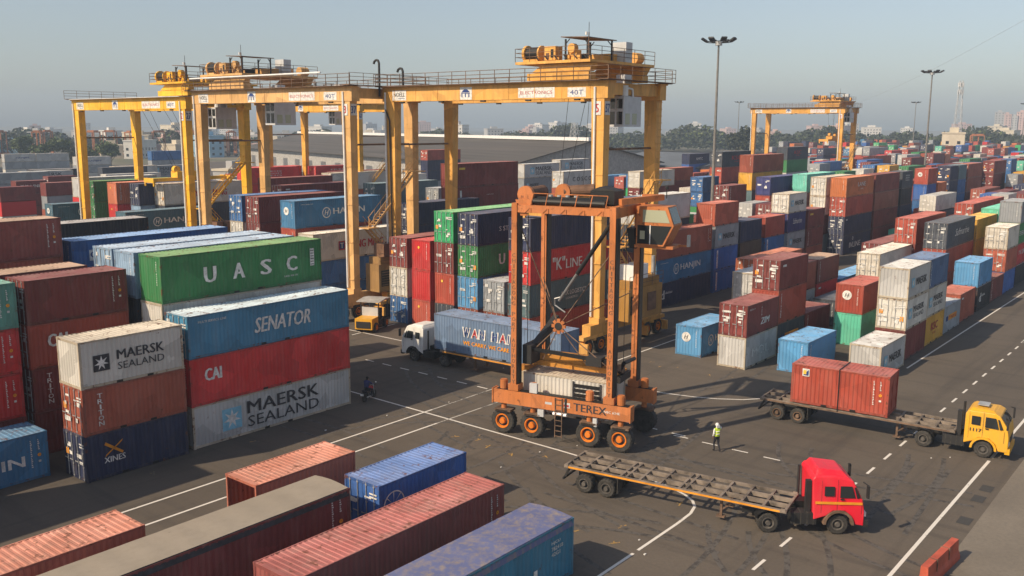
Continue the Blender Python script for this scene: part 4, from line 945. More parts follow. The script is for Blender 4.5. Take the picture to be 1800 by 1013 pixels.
# ---------------------------------------------------------------- straddle carrier (local x along its length, -y away from the camera)
def straddle(loc, rz, label, full=True, group=None):
    root = thing('straddle_carrier', label, 'straddle carrier', loc, rz, group); P = 'straddle_paint'; OR = (.50, .165, .045) if full else (.34, .12, .04)
    B = lambda mb, n, par=root, c=OR: mb.build(n, par, c)
    W = 4.25
    for s, y in ((0, 0.0), (1, -W)):
        mb = MB(); mb.box(-.55, 8.5, y-.28, y+.28, 2.0, 2.86, P); mb.box(-.62, -.55, y-.33, y+.33, 1.95, 2.9, P); mb.box(8.5, 8.57, y-.33, y+.33, 1.95, 2.9, P)
        mb.box(3.45, 3.6, y+.28, y+.30, 2.0, 2.86, 'dark_metal'); mb.box(3.65, 4.15, y+.28, y+.31, 2.05, 2.8, P)
        bm_ = B(mb, 'side_beam')
        mb = MB(); mb.box(-.4, 8.3, y-.22, y+.22, 2.87, 2.90, 'grease'); mb.build('deck_plate', bm_)
        for x in (.1, 2.1, 5.87, 7.9):
            mb = MB(); mb.cyl((x, y-.05, 2.86), (x, y-.05, 3.42), .25, P, n=14); mb.cyl((x, y-.05, 3.42), (x, y-.05, 3.47), .21, P, n=14); B(mb, 'suspension_cylinder')
            mb = MB(); mb.cyl((x, y-.05, 1.5), (x, y-.05, 2.02), .17, P); mb.box(x-.42, x+.42, y-.45, y+.30, 1.40, 1.55, 'dark_metal'); mb.box(x-.62, x+.5, y-.42, y+.30, 1.46, 1.60, 'rust_steel')
            mb.prism([(x-.3, 1.45), (x+.3, 1.45), (x+.16, .55), (x-.16, .55)], 'y', y-.56, y-.44, P)
            B(mb, 'wheel_fork')
            wheel_parts(root, (x, y-.10, .80), (0, 1 if s == 0 else -1, 0), .80, .60, 'hub_orange', 24)
        for x in (.78, 7.1):
            mb = MB(); mb.box(x-.18, x+.18, y-.40, y+.25, 2.86, 14.55, P); mb.box(x-.34, x+.34, y-.42, y+.29, 2.9, 3.3, P)
            lg = B(mb, 'leg')
            if full:
                gb = MB(); gb.box(x-.25, x-.183, y-.41, y+.17, 3.0, 13.9, 'grease'); gb.build('guide_rail', lg)
                if s == 0:
                    tb = MB(); vtext(tb, 'CHITTAGONG PORT AUTHORITY', lambda u, w: (x-u, .256, w), 0.0, 11.6, .24, .33, 'brown_drum', .9); tb.build('lettering', lg)
        mb = MB(); mb.box(.97, 6.91, y-.2, y+.2, 14.0, 14.45, P)
        for q in range(5): mb.box(1.4+q*1.15, 1.47+q*1.15, y+.2, y+.24, 14.0, 14.3, P); mb.bar((1.5+q*1.15, y+.22, 14.3), (1.8+q*1.15, y+.22, 14.02), .03, .05, P)
        B(mb, 'top_beam')
    for x in (.78, 7.1):
        mb = MB(); mb.box(x-.18, x+.18, -W+.25, -.25, 13.9, 14.5, P); B(mb, 'cross_beam')
    if not full: 
        mb = MB(); mb.box(1.2, 6.5, -3.6, -.5, 14.5, 15.2, P); B(mb, 'engine_deck'); return root
    # lettering on the near beam
    sg = MB(); pl = lambda u, w: (4.4-u*1.0+.0, .285, w)
    text(sg, 'TEREX', lambda u, w: (3.0-u, .286, w), 0, 2.1, 2.2, 2.68, 'black_mark', .03); rect(sg, lambda u, w: (3.75-u, .286, w), 0, .5, 2.3, 2.62, 'white_mark'); rect(sg, lambda u, w: (3.72-u, .29, w), .05, .4, 2.36, 2.5, 'red_mark')
    text(sg, 'NSC 634E', lambda u, w: (1.05-u, .286, w), 0, 1.0, 2.35, 2.5, 'white_mark', .02); rect(sg, lambda u, w: (4.9-u, .286, w), 0, .45, 2.35, 2.5, 'cabin_grey'); sg.build('lettering', root)
    # hoist on top
    mb = MB(); mb.lathe((6.55, -.1, 15.05), (0, -1, 0), [(0, .2), (0, .52), (.28, .52), (.28, .2)], P, 18); mb.prism([(6.0, 14.75), (7.1, 14.75), (6.75, 13.8), (6.35, 13.8)], 'y', -.0, .1, P); mb.lathe((5.2, -2.6, 15.1), (0, -1, 0), [(0, .2), (0, .5), (.3, .5), (.3, .2)], P, 18); B(mb, 'hoist_sheave')
    mb = MB(); mb.cyl((6.55, -.4, 15.05), (6.55, -2.6, 15.1), .40, 'brown_drum', n=16); mb.cyl((5.2, -2.9, 15.1), (3.4, -3.4, 15.25), .36, 'brown_drum', n=16); mb.build('cable_drum', root)
    mb = MB(); mb.cyl((1.4, -.15, 14.68), (6.0, -.15, 14.68), .20, 'grease', n=12); mb.cyl((1.4, -.55, 14.8), (6.0, -.55, 14.8), .16, 'grease', n=10); mb.box(1.2, 2.7, -2.6, -1.0, 14.5, 15.35, 'grease'); mb.box(3.0, 6.2, -3.3, -.8, 14.4, 14.75, 'dark_metal'); mb.prism([(1.1, 15.36), (2.8, 15.36), (2.2, 15.6)], 'y', -2.5, -1.2, 'dark_metal'); mb.build('engine', root)
    mb = MB()
    for q in range(6): xx = 1.3+q*.95; mb.cyl((xx, .12, 14.45), (xx-.06, -.1, 15.15), .028, P, n=5)
    mb.cyl((1.25, -.1, 15.15), (6.0, -.1, 15.15), .028, P, n=5); B(mb, 'guard_rail')
    for q in range(4):
        mb = MB(); mb.lathe((3.6+q*.5, -.7, 15.0), (0, -1, 0), [(0, .1), (0, .16), (.3, .16)], 'white_paint', 10) if q < 0 else mb.cyl((3.5+q*.55, -.75, 14.75), (3.5+q*.55, -.75, 15.05), .13, 'galvanised', n=10); mb.build('filter_canister', root)
    mb = MB(); mb.bar((.9, -1.2, 14.75), (-.9, -3.6, 14.95), .35, .35, P); mb.bar((-.9, -3.6, 14.95), (.5, -4.2, 14.9), .3, .3, P); mb.box(.3, 1.1, -4.5, -3.9, 13.9, 14.6, P); mb.bar((.7, -2.7, 13.1), (.6, -3.0, 11.9), .5, .3, 'dark_metal'); mb.box(-1.9, .5, -4.3, -2.7, 11.95, 12.12, P); mb.cyl((-1.2, -3.4, 14.9), (-1.2, -3.4, 15.5), .03, 'dark_metal', n=5); mb.cyl((-1.2, -3.4, 15.45), (-1.2, -3.4, 15.62), .10, 'dark_metal', n=8); mb.box(-2.5, -2.35, -4.3, -4.0, 12.0, 12.7, 'galvanised'); mb.bar((-1.8, -4.15, 12.03), (-2.45, -4.15, 12.03), .12, .12, P); B(mb, 'cab_boom')
    prof = [(.35, 12.12), (-1.35, 12.12), (-1.95, 13.35), (-1.55, 14.45), (.35, 14.45)]
    mb = MB(); mb.prism(prof, 'y', -4.3, -2.55, P); cb = B(mb, 'operator_cab')
    mb = MB(); mb.prism([(.27, 12.22), (-1.29, 12.22), (-1.83, 13.33), (.27, 13.33)], 'y', -2.547, -2.535, 'dark_glass'); [mb.box(q, q+.05, -2.533, -2.515, 12.2, 13.35, 'straddle_paint') for q in (-.55,)]; mb.box(-.2, .1, -2.532, -2.52, 12.5, 13.0, 'tinted_panel'); mb.build('side_window', cb)
    mb = MB(); mb.prism([(-.05, 13.52), (-1.72, 13.52), (-1.42, 14.25), (-.05, 14.25)], 'y', -2.547, -2.53, 'tinted_panel'); mb.build('upper_panel', cb)
    mb = MB(); d = .012
    mb.add([(-1.37-d, -4.15, 12.2), (-1.37-d, -2.7, 12.2), (-1.90-d, -2.7, 13.28), (-1.90-d, -4.15, 13.28)], [(0,1,2,3)], 'dark_glass'); mb.add([(-1.92-d, -4.15, 13.45), (-1.92-d, -2.7, 13.45), (-1.57-d, -2.7, 14.38), (-1.57-d, -4.15, 14.38)], [(0,1,2,3)], 'dark_glass'); mb.build('front_window', cb)
    # power pack under the near beam, ladder
    mb = MB(); mb.box(5.0, 5.4, .1, .3, 1.5, 1.95, 'cabin_grey'); mb.cyl((3.5, .2, 1.8), (4.4, .2, 1.8), .1, P); mb.box(1.5, 1.75, .05, .3, 1.4, 1.9, 'cabin_grey'); mb.build('power_pack', root)
    mb = MB()
    for x in (3.75, 4.2): mb.bar((x, .34, .35), (x, .34, 2.85), .05, .05, 'rust_steel')
    for q in range(8): mb.bar((3.75, .34, .45+q*.33), (4.2, .34, .45+q*.33), .04, .04, 'rust_steel')
    mb.build('ladder', root)
    mb = MB(); mb.box(5.5, 6.0, .0, .22, 2.9, 3.5, 'cabin_grey'); mb.build('control_box', root)
    # spreader carrying the box, suspension ropes, hoist arm
    mb = MB(); zt = 3.92
    for y in (-1.75, -2.65): mb.box(.9, 7.0, y-.14, y+.14, zt+.28, zt+.62, P)
    for x in (.95, 6.7): mb.box(x, x+.3, -3.3, -.95, zt+.05, zt+.33, P)
    mb.box(3.9, 4.2, -2.9, -1.5, zt+.3, zt+.55, P)
    mb.box(2.0, 6.2, -2.7, -1.7, zt+.63, zt+1.05, P); mb.bar((.6, -.8, zt+1.0), (1.0, -2.6, zt+.3), .3, .4, 'rust_steel'); mb.box(.62, .85, -3.1, -1.2, zt-.1, zt+.3, 'dark_metal'); mb.box(7.1, 7.3, -3.1, -1.2, zt-.1, zt+.3, P)
    sp = B(mb, 'spreader', root, (.48, .21, .03))
    mb = MB(); mb.bar((1.0, -.75, zt+1.25), (6.3, -.8, zt+1.5), .12, .22, 'grease'); mb.bar((1.0, -1.6, zt+1.1), (6.4, -.6, zt+1.55), .1, .16, 'grease'); mb.box(1.6, 2.6, -1.2, -.5, zt+.95, zt+1.5, 'dark_metal'); mb.box(6.2, 6.8, -2.0, -.4, zt+.6, zt+1.8, 'dark_metal'); mb.bar((6.3, -1.2, zt+1.6), (5.9, -3.6, zt+3.0), .4, .5, 'dark_metal'); mb.tube([(.7, -1.2, zt+.6), (.3, -.9, zt+1.3), (.25, -2.6, zt+1.2)], .12, 'grease', 8); mb.build('hydraulic_frame', sp)
    mb = MB(); mb.cyl((1.1, -.45, 13.6), (3.35, -.75, 10.4), .13, 'grease', n=10); mb.cyl((3.35, -.75, 10.4), (4.6, -.95, 8.6), .09, 'steel', n=10); mb.cyl((1.25, -.7, 13.6), (4.6, -1.15, 8.6), .06, 'grease', n=8); mb.tube([(4.3, -.95, 8.9), (4.9, -.95, 8.7), (4.9, -1.0, 8.3), (4.2, -1.0, 7.9)], .05, 'steel', 6); mb.build('hoist_cylinder', root)
    mb = MB(); c = Vector((4.62, -1.0, 7.0))
    for q in range(8):
        t = 2*PI*q/8; mb.bar(c+Vector((.18*math.cos(t), 0, .18*math.sin(t))), c+Vector((.46*math.cos(t), 0, .46*math.sin(t))), .14, .2, P)
    mb.lathe(c+Vector((0, .1, 0)), (0, -1, 0), [(0, .1), (0, .24), (.2, .24), (.2, .1)], 'dark_metal', 12); B(mb, 'chain_wheel')
    mb = MB()
    for q in ((6.9, -.4, 12.9), (1.0, -.5, zt+.9), (6.8, -.9, zt+.9), (1.0, -2.9, 12.9), (6.9, -3.6, 9.5), (1.0, -3.8, 9.0), (2.7, -.9, zt+.9), (5.6, -.9, zt+.9)): mb.cyl(c, q, .035, 'rust_steel', n=5)
    for y in (-.9, -3.3):
        for x in (1.2, 6.7): mb.cyl((x, y, zt+.5), (x, y, 14.0), .022, 'grease', n=5)
    mb.build('hoist_chain', root)
    return root
STO = Vector((44.76, 28.06)); SDIR = Vector((-.213, .977)); SRZ = math.atan2(.977, -.213)
straddle((STO.x, STO.y, 0), SRZ, 'tall orange straddle carrier standing over a white box, centre of the yard')
def sl(x, y): 
    c, s = math.cos(SRZ), math.sin(SRZ); return (STO.x+c*x-s*y, STO.y+s*x+c*y)
# white ribbed box held in the straddle carrier: side towards the camera is local +y
bx = sl(7.1, -.9)
o = container(bx[0], bx[1], 1.28, '20 white w', 'short white ribbed box held inside the orange straddle carrier', None, SRZ+PI)
mb = MB(); q = lambda u, w: (u, -.03, w)
for k in range(3): rect(mb, q, 3.6, 5.3, 1.45+k*.3, 1.66+k*.3, 'grease')
mb.box(3.5, 3.6, -.05, .0, 1.35, 2.4, 'black_mark'); mb.box(5.3, 5.4, -.05, .0, 1.35, 2.4, 'black_mark'); mb.build('vent_grille', o)
straddle((600, 140, 0), .2, 'distant orange straddle carrier by the white tower, left one of two', False, 'distant straddle carriers')
straddle((602, 132, 0), 1.8, 'distant orange straddle carrier by the white tower, right one of two', False, 'distant straddle carriers')
for k, (x, y) in enumerate([(215, 545), (230, 528), (247, 550), (262, 521), (280, 532), (297, 505), (276, 496), (315, 496), (332, 489)]):
    straddle((x, y, 0), .3+k*.5, 'faint orange straddle carrier parked at far left, %s from the left' % ordinal(k+1), False, 'straddle carriers parked at far left')

# ---------------------------------------------------------------- lorries (local x forward, y to the left, origin under the rear of the trailer)
def cab_mesh(x0, w, col, prof, parent, style):
    """body from a side profile, tapered slightly towards the roof"""
    n = len(prof); v = []
    zmin = min(p[1] for p in prof); zmax = max(p[1] for p in prof)
    for s in (-1, 1):
        for px, pz in prof:
            t = max(0, (pz-zmin-1.0)/(zmax-zmin-1.0)); v.append((x0+px, s*(w/2-.12*t*t), pz))
    mb = MB(); mb.add(v, [(i, (i+1) % n, n+(i+1) % n, n+i) for i in range(n)]+[tuple(range(n-1, -1, -1)), tuple(range(n, 2*n))], 'cab_paint')
    o = mb.build('cab', parent, col)
    bv = o.modifiers.new('bevel', 'BEVEL'); bv.width = .05; bv.segments = 3; bv.limit_method = 'ANGLE'; bv.angle_limit = .5
    return o
def tractor(root, x, col, style, M=Matrix()):
    """tractor unit; x = position of its drive axle in local coordinates, M turns it about that point"""
    T = bpy.data.objects.new('chassis', None)
    ch = MB(); ch.box(-1.1, 3.5, -.45, -.30, .72, .98, 'dark_metal'); ch.box(-1.1, 3.5, .30, .45, .72, .98, 'dark_metal')
    for q in (-1.0, .5, 1.6): ch.box(q, q+.15, -.4, .4, .74, .94, 'dark_metal')
    ch.box(-.45, .45, -.5, .5, .98, 1.12, 'grease'); ch.box(-.1, .1, -1.0, 1.0, .40, .60, 'dark_metal'); ch.box(3.2, 3.4, -1.0, 1.0, .36, .56, 'dark_metal')
    bpy.data.objects.remove(T); ch = ch.build('chassis', root); ch.matrix_local = Matrix.Translation((x, 0, 0)) @ M
    def part(mb, n, c=None, sm=False): o = mb.build(n, ch, c, sm); return o
    # cab: front axle at 3.27
    hr = 2.76 if style == 'yellow' else 2.95
    prof = [(2.2, .75), (2.2, hr-.22), (2.35, hr-.02), (3.75, hr), (4.02, hr-.14), (4.45, 2.0), (4.55, 1.45), (4.55, .55), (4.05, .55), (3.88, .95), (3.55, 1.22), (3.0, 1.22), (2.68, .95)]
    if style == 'red': prof[1] = (2.0, 2.72); prof[2] = (2.12, 2.88); prof[3] = (3.0, 2.9); prof[4] = (3.88, 2.7); prof[5] = (4.36, 1.75); prof[6] = (4.45, 1.2); prof[7] = (4.45, .5); prof[0] = (2.1, .75)
    cab = cab_mesh(0, 2.40, col, prof, ch, style)
    xr0, xr1 = prof[2][0]+.02, prof[4][0]-.05; zr0, zr1 = prof[2][1]-.01, prof[4][1]-.0; rz_ = .30 if style == 'red' else .16
    v = [(xr0, -1.04, zr0), (xr1, -1.04, zr1), (xr1, 1.04, zr1), (xr0, 1.04, zr0), (xr0+.12, -.78, zr0+rz_), (xr1-.35, -.78, zr1+rz_+.04), (xr1-.35, .78, zr1+rz_+.04), (xr0+.12, .78, zr0+rz_)]
    rb = MB(); rb.add(v, [(4,5,6,7),(0,1,5,4),(1,2,6,5),(2,3,7,6),(3,0,4,7)], 'cab_paint'); rf_ = rb.build('cab_roof', ch, col)
    bv = rf_.modifiers.new('bevel', 'BEVEL'); bv.width = .09; bv.segments = 3
    for s in (-1, 1):
        yb = s*1.2; ys = lambda z: s*(1.2-.12*max(0, (z-1.55)/1.7)**2+.012)
        def pane(pts, n, mat='dark_glass'):
            mb = MB(); mb.add([(a, ys(b), b) for a, b in pts], [tuple(range(len(pts)))], mat); part(mb, n)
        wt = 2.5 if style != 'red' else 2.45
        pane([(3.28, 1.88), (4.0, 1.88), (3.82, wt), (3.28, wt)], 'side_window'); pane([(2.55, 1.95), (3.02, 1.95), (3.02, wt-.03), (2.55, wt-.03)], 'side_window'); pane([(4.07, 1.85), (4.24, 1.9), (4.0, wt-.04), (3.91, wt-.04)], 'quarter_window')
        mb = MB(); q = s*1.205
        for a, b, c, d in ((3.16, 3.175, 1.25, 2.75), (4.3, 4.315, 1.1, 1.8), (2.42, 2.43, 1.1, 2.7)): mb.add([(a, q*1.004, c), (b, q*1.004, c), (b, ys(d)*1.002, d), (a, ys(d)*1.002, d)], [(0,1,2,3)], 'dark_metal')
        mb.box(3.3, 3.48, min(q, q+s*.03), max(q, q+s*.03), 1.78, 1.84, 'dark_metal'); part(mb, 'door_handle')
        if style == 'red':
            mb = MB(); rect(mb, lambda u, w: (u, s*1.218, w), 2.14, 4.33, 1.55, 1.68, 'orange_mark'); part(mb, 'stripe')
        if style == 'yellow':
            mb = MB(); text(mb, '1117', (lambda u, w: (u, s*1.216, w)) if s < 0 else (lambda u, w: (3.15-(u-2.5), s*1.216, w)), 2.5, 3.1, 1.55, 1.75, 'black_mark', .03); part(mb, 'fleet_number')
        mb = MB(); n = 10
        pr = [(3.27+.72*math.cos(t), .55+.72*math.sin(t)) for t in [PI*i/n for i in range(n+1)]]+[(3.27+.60*math.cos(t), .55+.60*math.sin(t)) for t in [PI*(n-i)/n for i in range(n+1)]]
        for i in range(n):
            k = 2*n+1-i; mb.prism([pr[i], pr[i+1], pr[k-1], pr[k]], 'y', min(s*.72, s*1.27), max(s*.72, s*1.27), 'cab_paint' if style == 'yellow' else 'rust_steel' if style != 'white' else 'dark_metal')
        part(mb, 'mudguard', col)
        mb = MB(); mb.bar((4.3, s*1.2, 2.7), (4.5, s*1.45, 2.6), .04, .04, 'dark_metal'); mb.box(4.42, 4.52, min(s*1.35, s*1.55), max(s*1.35, s*1.55), 2.0, 2.6, 'dark_metal'); part(mb, 'mirror')
        mb = MB(); mb.box(4.46, 4.585, min(s*.7, s*1.05), max(s*.7, s*1.05), .92, 1.12, 'white_paint'); part(mb, 'headlight')
        mb = MB(); mb.box(1.05, 2.25, min(s*.55, s*1.15), max(s*.55, s*1.15), .5, 1.05, 'dark_metal')
        for q in range(4): mb.box(1.2+q*.3, 1.25+q*.3, min(s*.54, s*1.165), max(s*.54, s*1.165), .48, 1.07, 'rubber')
        part(mb, 'fuel_tank')
        wheel_parts(ch, (3.27, s*.98, .5), (0, s, 0), .5, .3, 'rim_grey', 18)
        wheel_parts(ch, (0, s*.9, .5), (0, s, 0), .5, .52, 'rim_grey', 18)
        mb = MB()
        for i in range(8):
            t0, t1 = PI*(.12+.76*i/8), PI*(.12+.76*(i+1)/8); a = (.62*math.cos(t0), .5+.62*math.sin(t0)); b = (.62*math.cos(t1), .5+.62*math.sin(t1)); mb.prism([a, b, (b[0]*1.04, b[1]+.03), (a[0]*1.04, a[1]+.03)], 'y', min(s*.62, s*1.18), max(s*.62, s*1.18), 'grease')
        part(mb, 'rear_mudguard')
    (xa, za), (xb, zb) = (prof[4], prof[5]); L_ = lambda t: (xa+(xb-xa)*t+.02, za+(zb-za)*t+.008)
    mb = MB(); p0, p1 = L_(.10), L_(.92); mb.add([(p1[0], -1.02, p1[1]), (p1[0], 1.02, p1[1]), (p0[0], .96, p0[1]), (p0[0], -.96, p0[1])], [(0,1,2,3)], 'dark_glass'); ws = part(mb, 'windscreen')
    mb = MB()
    for yy in (-.5, .35): mb.bar((p1[0]+.02, yy, p1[1]), (p1[0]+.02-(p1[0]-p0[0])*.6, yy+.4, p1[1]+(p0[1]-p1[1])*.6), .03, .02, 'grease')
    mb.build('wiper', ws)
    mb = MB(); mb.box(4.40, 4.66, -1.18, 1.18, .45, .78, 'cab_paint' if style == 'yellow' else 'dark_metal'); mb.box(4.44, 4.575, -.6, .6, .95, 1.35, 'dark_metal'); part(mb, 'bumper', col)
    mb = MB(); mb.box(1.75, 2.0, -.95, -.7, .9, 2.6, 'dark_metal'); mb.cyl((1.85, .9, .9), (1.85, .9, 2.7), .07, 'dark_metal', n=8); mb.box(1.3, 2.2, -.3, .3, 1.0, 1.3, 'grease'); part(mb, 'air_intake')
    if style == 'yellow':
        mb = MB(); mb.box(2.7, 3.3, -.4, .4, 2.95, 3.0, 'galvanised'); part(mb, 'roof_hatch')
    return ch
def lorry(loc, rz, label, col, style, drive, axles, length, turn=0.0, deck=True, bed='trailer_steel'):
    root = thing('articulated_lorry', label, 'lorry', loc, rz, 'articulated lorries in the yard')
    mb = MB(); x0, x1, hw, zd = -1.15, length-1.15, 1.2, 1.38
    for y in (-hw, -.42, .34, hw-.08): mb.box(x0, x1, y, y+.08, zd-.17 if abs(y) > .5 else zd-.22, zd, bed)
    n = 11
    for i in range(n+1):
        xx = x0+(x1-x0-.12)*i/n; mb.box(xx, xx+.12, -hw+.082, hw-.082, zd-.11, zd-.006, bed)
        if i in (3, 6): mb.box(xx+.3, xx+.42, -hw+.082, hw-.082, zd-.11, zd-.006, bed)
    for y in (-hw-.03, hw-.05):
        for xx in (x0+.05, x1-.25): mb.box(xx, xx+.2, y, y+.08, zd-.14, zd+.05, bed)
    bd = mb.build('trailer_bed', root)
    mb = MB()
    for y in (-hw-.012, hw+.004): mb.box(x0+.1, x1-.3, y, y+.008, zd-.15, zd-.06, 'orange_mark' if style != 'yellow' else 'rust_steel')
    mb.build('side_stripe', bd)
    mb = MB()
    for xx in (length*.62,):
        for y in (-.8, .7): mb.box(xx, xx+.12, y, y+.12, .25, zd-.2, 'rust_steel'); mb.box(xx-.15, xx+.27, y-.1, y+.22, .2, .26, 'rust_steel'); mb.bar((xx, y+.06, .5), (xx+.7, y+.06, zd-.3), .06, .06, 'rust_steel')
    mb.build('landing_leg', root)
    for xx in axles:
        for s in (-1, 1): wheel_parts(root, (xx, s*.88, .5), (0, s, 0), .5, .55, 'rim_grey' if style != 'yellow' else 'rust_steel', 18)
    mb = MB()
    for xx in axles: mb.box(xx-.08, xx+.08, -.9, .9, .42, .58, 'dark_metal')
    mb.box(axles[0]-.6, axles[-1]+.6, -.5, -.35, .55, zd-.3, 'dark_metal'); mb.box(axles[0]-.6, axles[-1]+.6, .35, .5, .55, zd-.3, 'dark_metal')
    for s in (-1, 1): mb.bar((x0+.2, s*.9, zd-.25), (x0-.1, s*.9, .55), .06, .12, 'dark_metal'); mb.box(axles[-1]+.62, axles[-1]+.66, min(s*.6, s*1.15), max(s*.6, s*1.15), .35, zd-.2, 'rubber')
    mb.bar((x0-.1, -1.1, .55), (x0-.1, 1.1, .55), .08, .12, 'dark_metal'); mb.build('axle_frame', root)
    tractor(root, drive, col, style, Matrix.Rotation(turn, 4, 'Z'))
    return root
# heading down the picture (-Y): rz = direction of local +x
def head(dx, dy): return math.atan2(dy, dx)
a = head(.156, -.988)
# origin on the lorry's centre line: wheel contacts measured on the camera side (local right is -y)
def off(px, py, ang, lat): return (px-math.sin(ang)*lat, py+math.cos(ang)*lat, 0)
# camera side is local right (y<0) for lorries heading -Y ; contact line is y=-1.0
lorry(off(38.37, 26.26, a, 1.0), a, 'bright red lorry pulling an empty skeleton trailer, lower right', (.78, .012, .035), 'red', 9.17, (0, 1.28), 11.7, turn=math.radians(27))
a2 = head(.08, -.997)
yl = off(56.74, 23.52, a2, 1.0)
lorry(yl, a2, 'yellow lorry whose trailer carries one short red box, at right', (.72, .37, .012), 'yellow', 9.03, (0, 1.36), 11.9)
def along(o, ang, x, y): return (o[0]+math.cos(ang)*x-math.sin(ang)*y, o[1]+math.sin(ang)*x+math.cos(ang)*y)
# the red box pair on the yellow lorry: its long side faces the camera, that is local -y
p = along(yl, a2, .85, -1.219)
container(p[0], p[1], 1.43, '20 redbrown w code', 'short red brown box with yellow emblem roped onto the yellow lorry', None, a2)
mb = MB(); rect(mb, side_place(), .7, 1.15, 1.85, 2.35, 'white_mark'); poly(mb, lambda u, w: (u, -.009, w), [(.74, 1.9), (1.1, 1.9), (1.1, 2.3)], 'dark_blue_mark'); rect(mb, lambda u, w: (u, -.010, w), .76, .95, 1.98, 2.25, 'yellow_mark'); mb.build('emblem', ALLC[-1])
mb = MB(); mb.box(3.0, 3.06, -.03, -.012, -.15, HS+.02, 'grease'); mb.box(3.0, 3.06, -.03, CW+.03, HS+.005, HS+.03, 'grease'); mb.build('rope', ALLC[-1])
a3 = head(-.045, 1.0)
wl_ = off(52.33, 49.62, a3, -1.0)    # drive axle contact, camera side is local left (+y)
dx = 10.4
wo = along(wl_, a3, -dx, 0)
lorry((wo[0], wo[1], 0), a3, 'white lorry under a blue box with red and white lettering, centre', (.74, .74, .71), 'white', dx, (0, 1.3), 11.9)
p = along(wo, a3, 11.3, 1.219)
container(p[0], p[1], 1.43, '40H steelgrey w WANHAI', 'long grey blue lettered box riding on the white lorry', None, a3+PI)
# ---------------------------------------------------------------- people
def body(name, joints, bones, mats_by_z, parent=None, sub=2):
    """one continuous skinned body; joints: {name: ((x,y,z), radius)}; mats_by_z(p) -> material name"""
    names = list(joints); me = bpy.data.meshes.new(name)
    me.from_pydata([joints[k][0] for k in names], [(names.index(a), names.index(b)) for a, b in bones], [])
    o = bpy.data.objects.new(name, me); C.objects.link(o)
    sk = o.modifiers.new('skin', 'SKIN'); sk.use_smooth_shade = True
    for i, k in enumerate(names):
        r = joints[k][1]; me.skin_vertices[0].data[i].radius = (r, r) if not isinstance(r, tuple) else r
    me.skin_vertices[0].data[0].use_root = True
    sb = o.modifiers.new('subsurf', 'SUBSURF'); sb.levels = sub; sb.render_levels = sub
    dg = bpy.context.evaluated_depsgraph_get(); m2 = bpy.data.meshes.new_from_object(o.evaluated_get(dg))
    o.modifiers.clear(); o.data = m2; m2.materials.clear()
    used = []
    for p in m2.polygons:
        k = mats_by_z(p.center)
        if k not in used: used.append(k); m2.materials.append(MATS[k])
        p.material_index = used.index(k); p.use_smooth = True
    o.parent = parent; return o
def hand(mb, c, d, s=1.0):
    """palm with four bent fingers and a thumb, pointing along d"""
    c = Vector(c); d = Vector(d).normalized(); u = Vector((0, 0, 1)) if abs(d.z) < .8 else Vector((0, 1, 0)); r = d.cross(u).normalized(); n = r.cross(d)
    mb.bar(c, c+d*.09*s, .08*s, .03*s, 'skin', n)
    for i, L in enumerate((.07, .08, .075, .06)):
        a = c+d*.09*s+r*((i-1.5)*.02*s); b = a+d*(L*.55*s)-n*.008*s; mb.cyl(a, b, .0095*s, 'skin', n=6); mb.cyl(b, b+d*(L*.45*s)-n*.02*s, .0085*s, 'skin', r1=.007*s, n=6)
    a = c+d*.03*s+r*.04*s; mb.cyl(a, a+(d*.6+r*.7)*.05*s, .011*s, 'skin', n=6)
def face(parent, c, f, r=.1):
    """eyes, nose, mouth and ears on a head at c looking along f"""
    mb = MB(); c = Vector(c); f = Vector(f).normalized(); s = f.cross(Vector((0, 0, 1)))
    for k in (-1, 1):
        e = c+f*(r*.93)+s*(k*.034); mb.box(e.x-.012, e.x+.012, e.y-.012, e.y+.012, e.z+.0, e.z+.014, 'hair'); q = c+s*(k*r*.93); mb.cyl(q-f*.015, q+f*.015, .026, 'skin', n=8)
    mb.bar(c+f*(r*.9)+Vector((0, 0, .005)), c+f*(r*1.12)-Vector((0, 0, .03)), .028, .03, 'skin'); m_ = c+f*(r*.93)-Vector((0, 0, .058)); mb.box(m_.x-.02, m_.x+.02, m_.y-.02, m_.y+.02, m_.z-.006, m_.z+.006, 'hair')
    mb.build('face', parent)
# worker walking away from the camera, right arm raised to the white helmet
wk = thing('person', 'person in a yellow vest and white headgear walking on the asphalt, arm raised', 'person', (48.5, 23.75, 0), math.radians(60))
J = {'pelvis':((0,0,.93),.135),'waist':((0,0,1.08),.125),'chest':((.02,0,1.32),(.165,.125)),'neck':((.02,0,1.48),.055),'head':((.03,0,1.58),.085),'crown':((.03,0,1.70),.088),
 'sl':((.02,.19,1.42),.06),'el':((-.04,.27,1.17),.043),'wl':((.03,.27,.95),.033),'sr':((.02,-.19,1.42),.06),'er':((.14,-.36,1.40),.043),'wr':((.10,-.22,1.58),.033),
 'hl':((0,.09,.88),.09),'kl':((.16,.10,.50),.062),'al':((.10,.10,.09),.042),'tl':((.25,.11,.05),.035),'hr':((0,-.09,.88),.09),'kr':((.0,-.10,.48),.062),'ar':((-.22,-.10,.12),.042),'tr':((-.08,-.11,.045),.035)}
BN = [('pelvis','waist'),('waist','chest'),('chest','neck'),('neck','head'),('head','crown'),('chest','sl'),('sl','el'),('el','wl'),('chest','sr'),('sr','er'),('er','wr'),('pelvis','hl'),('hl','kl'),('kl','al'),('al','tl'),('pelvis','hr'),('hr','kr'),('kr','ar'),('ar','tr')]
def wm(p):
    if p.z > 1.49 and abs(p.y) < .13: return 'skin'
    if p.z < .12: return 'hair'
    if p.z < .98 and abs(p.y) < .22: return 'dark_cloth'
    if abs(p.y) < .2 and p.z < 1.5: return 'hivis'
    return 'white_cloth' if (p-Vector((.10,-.22,1.58))).length > .07 and p.z > 1.0 else 'skin'
bd = body('body', J, BN, wm, wk)
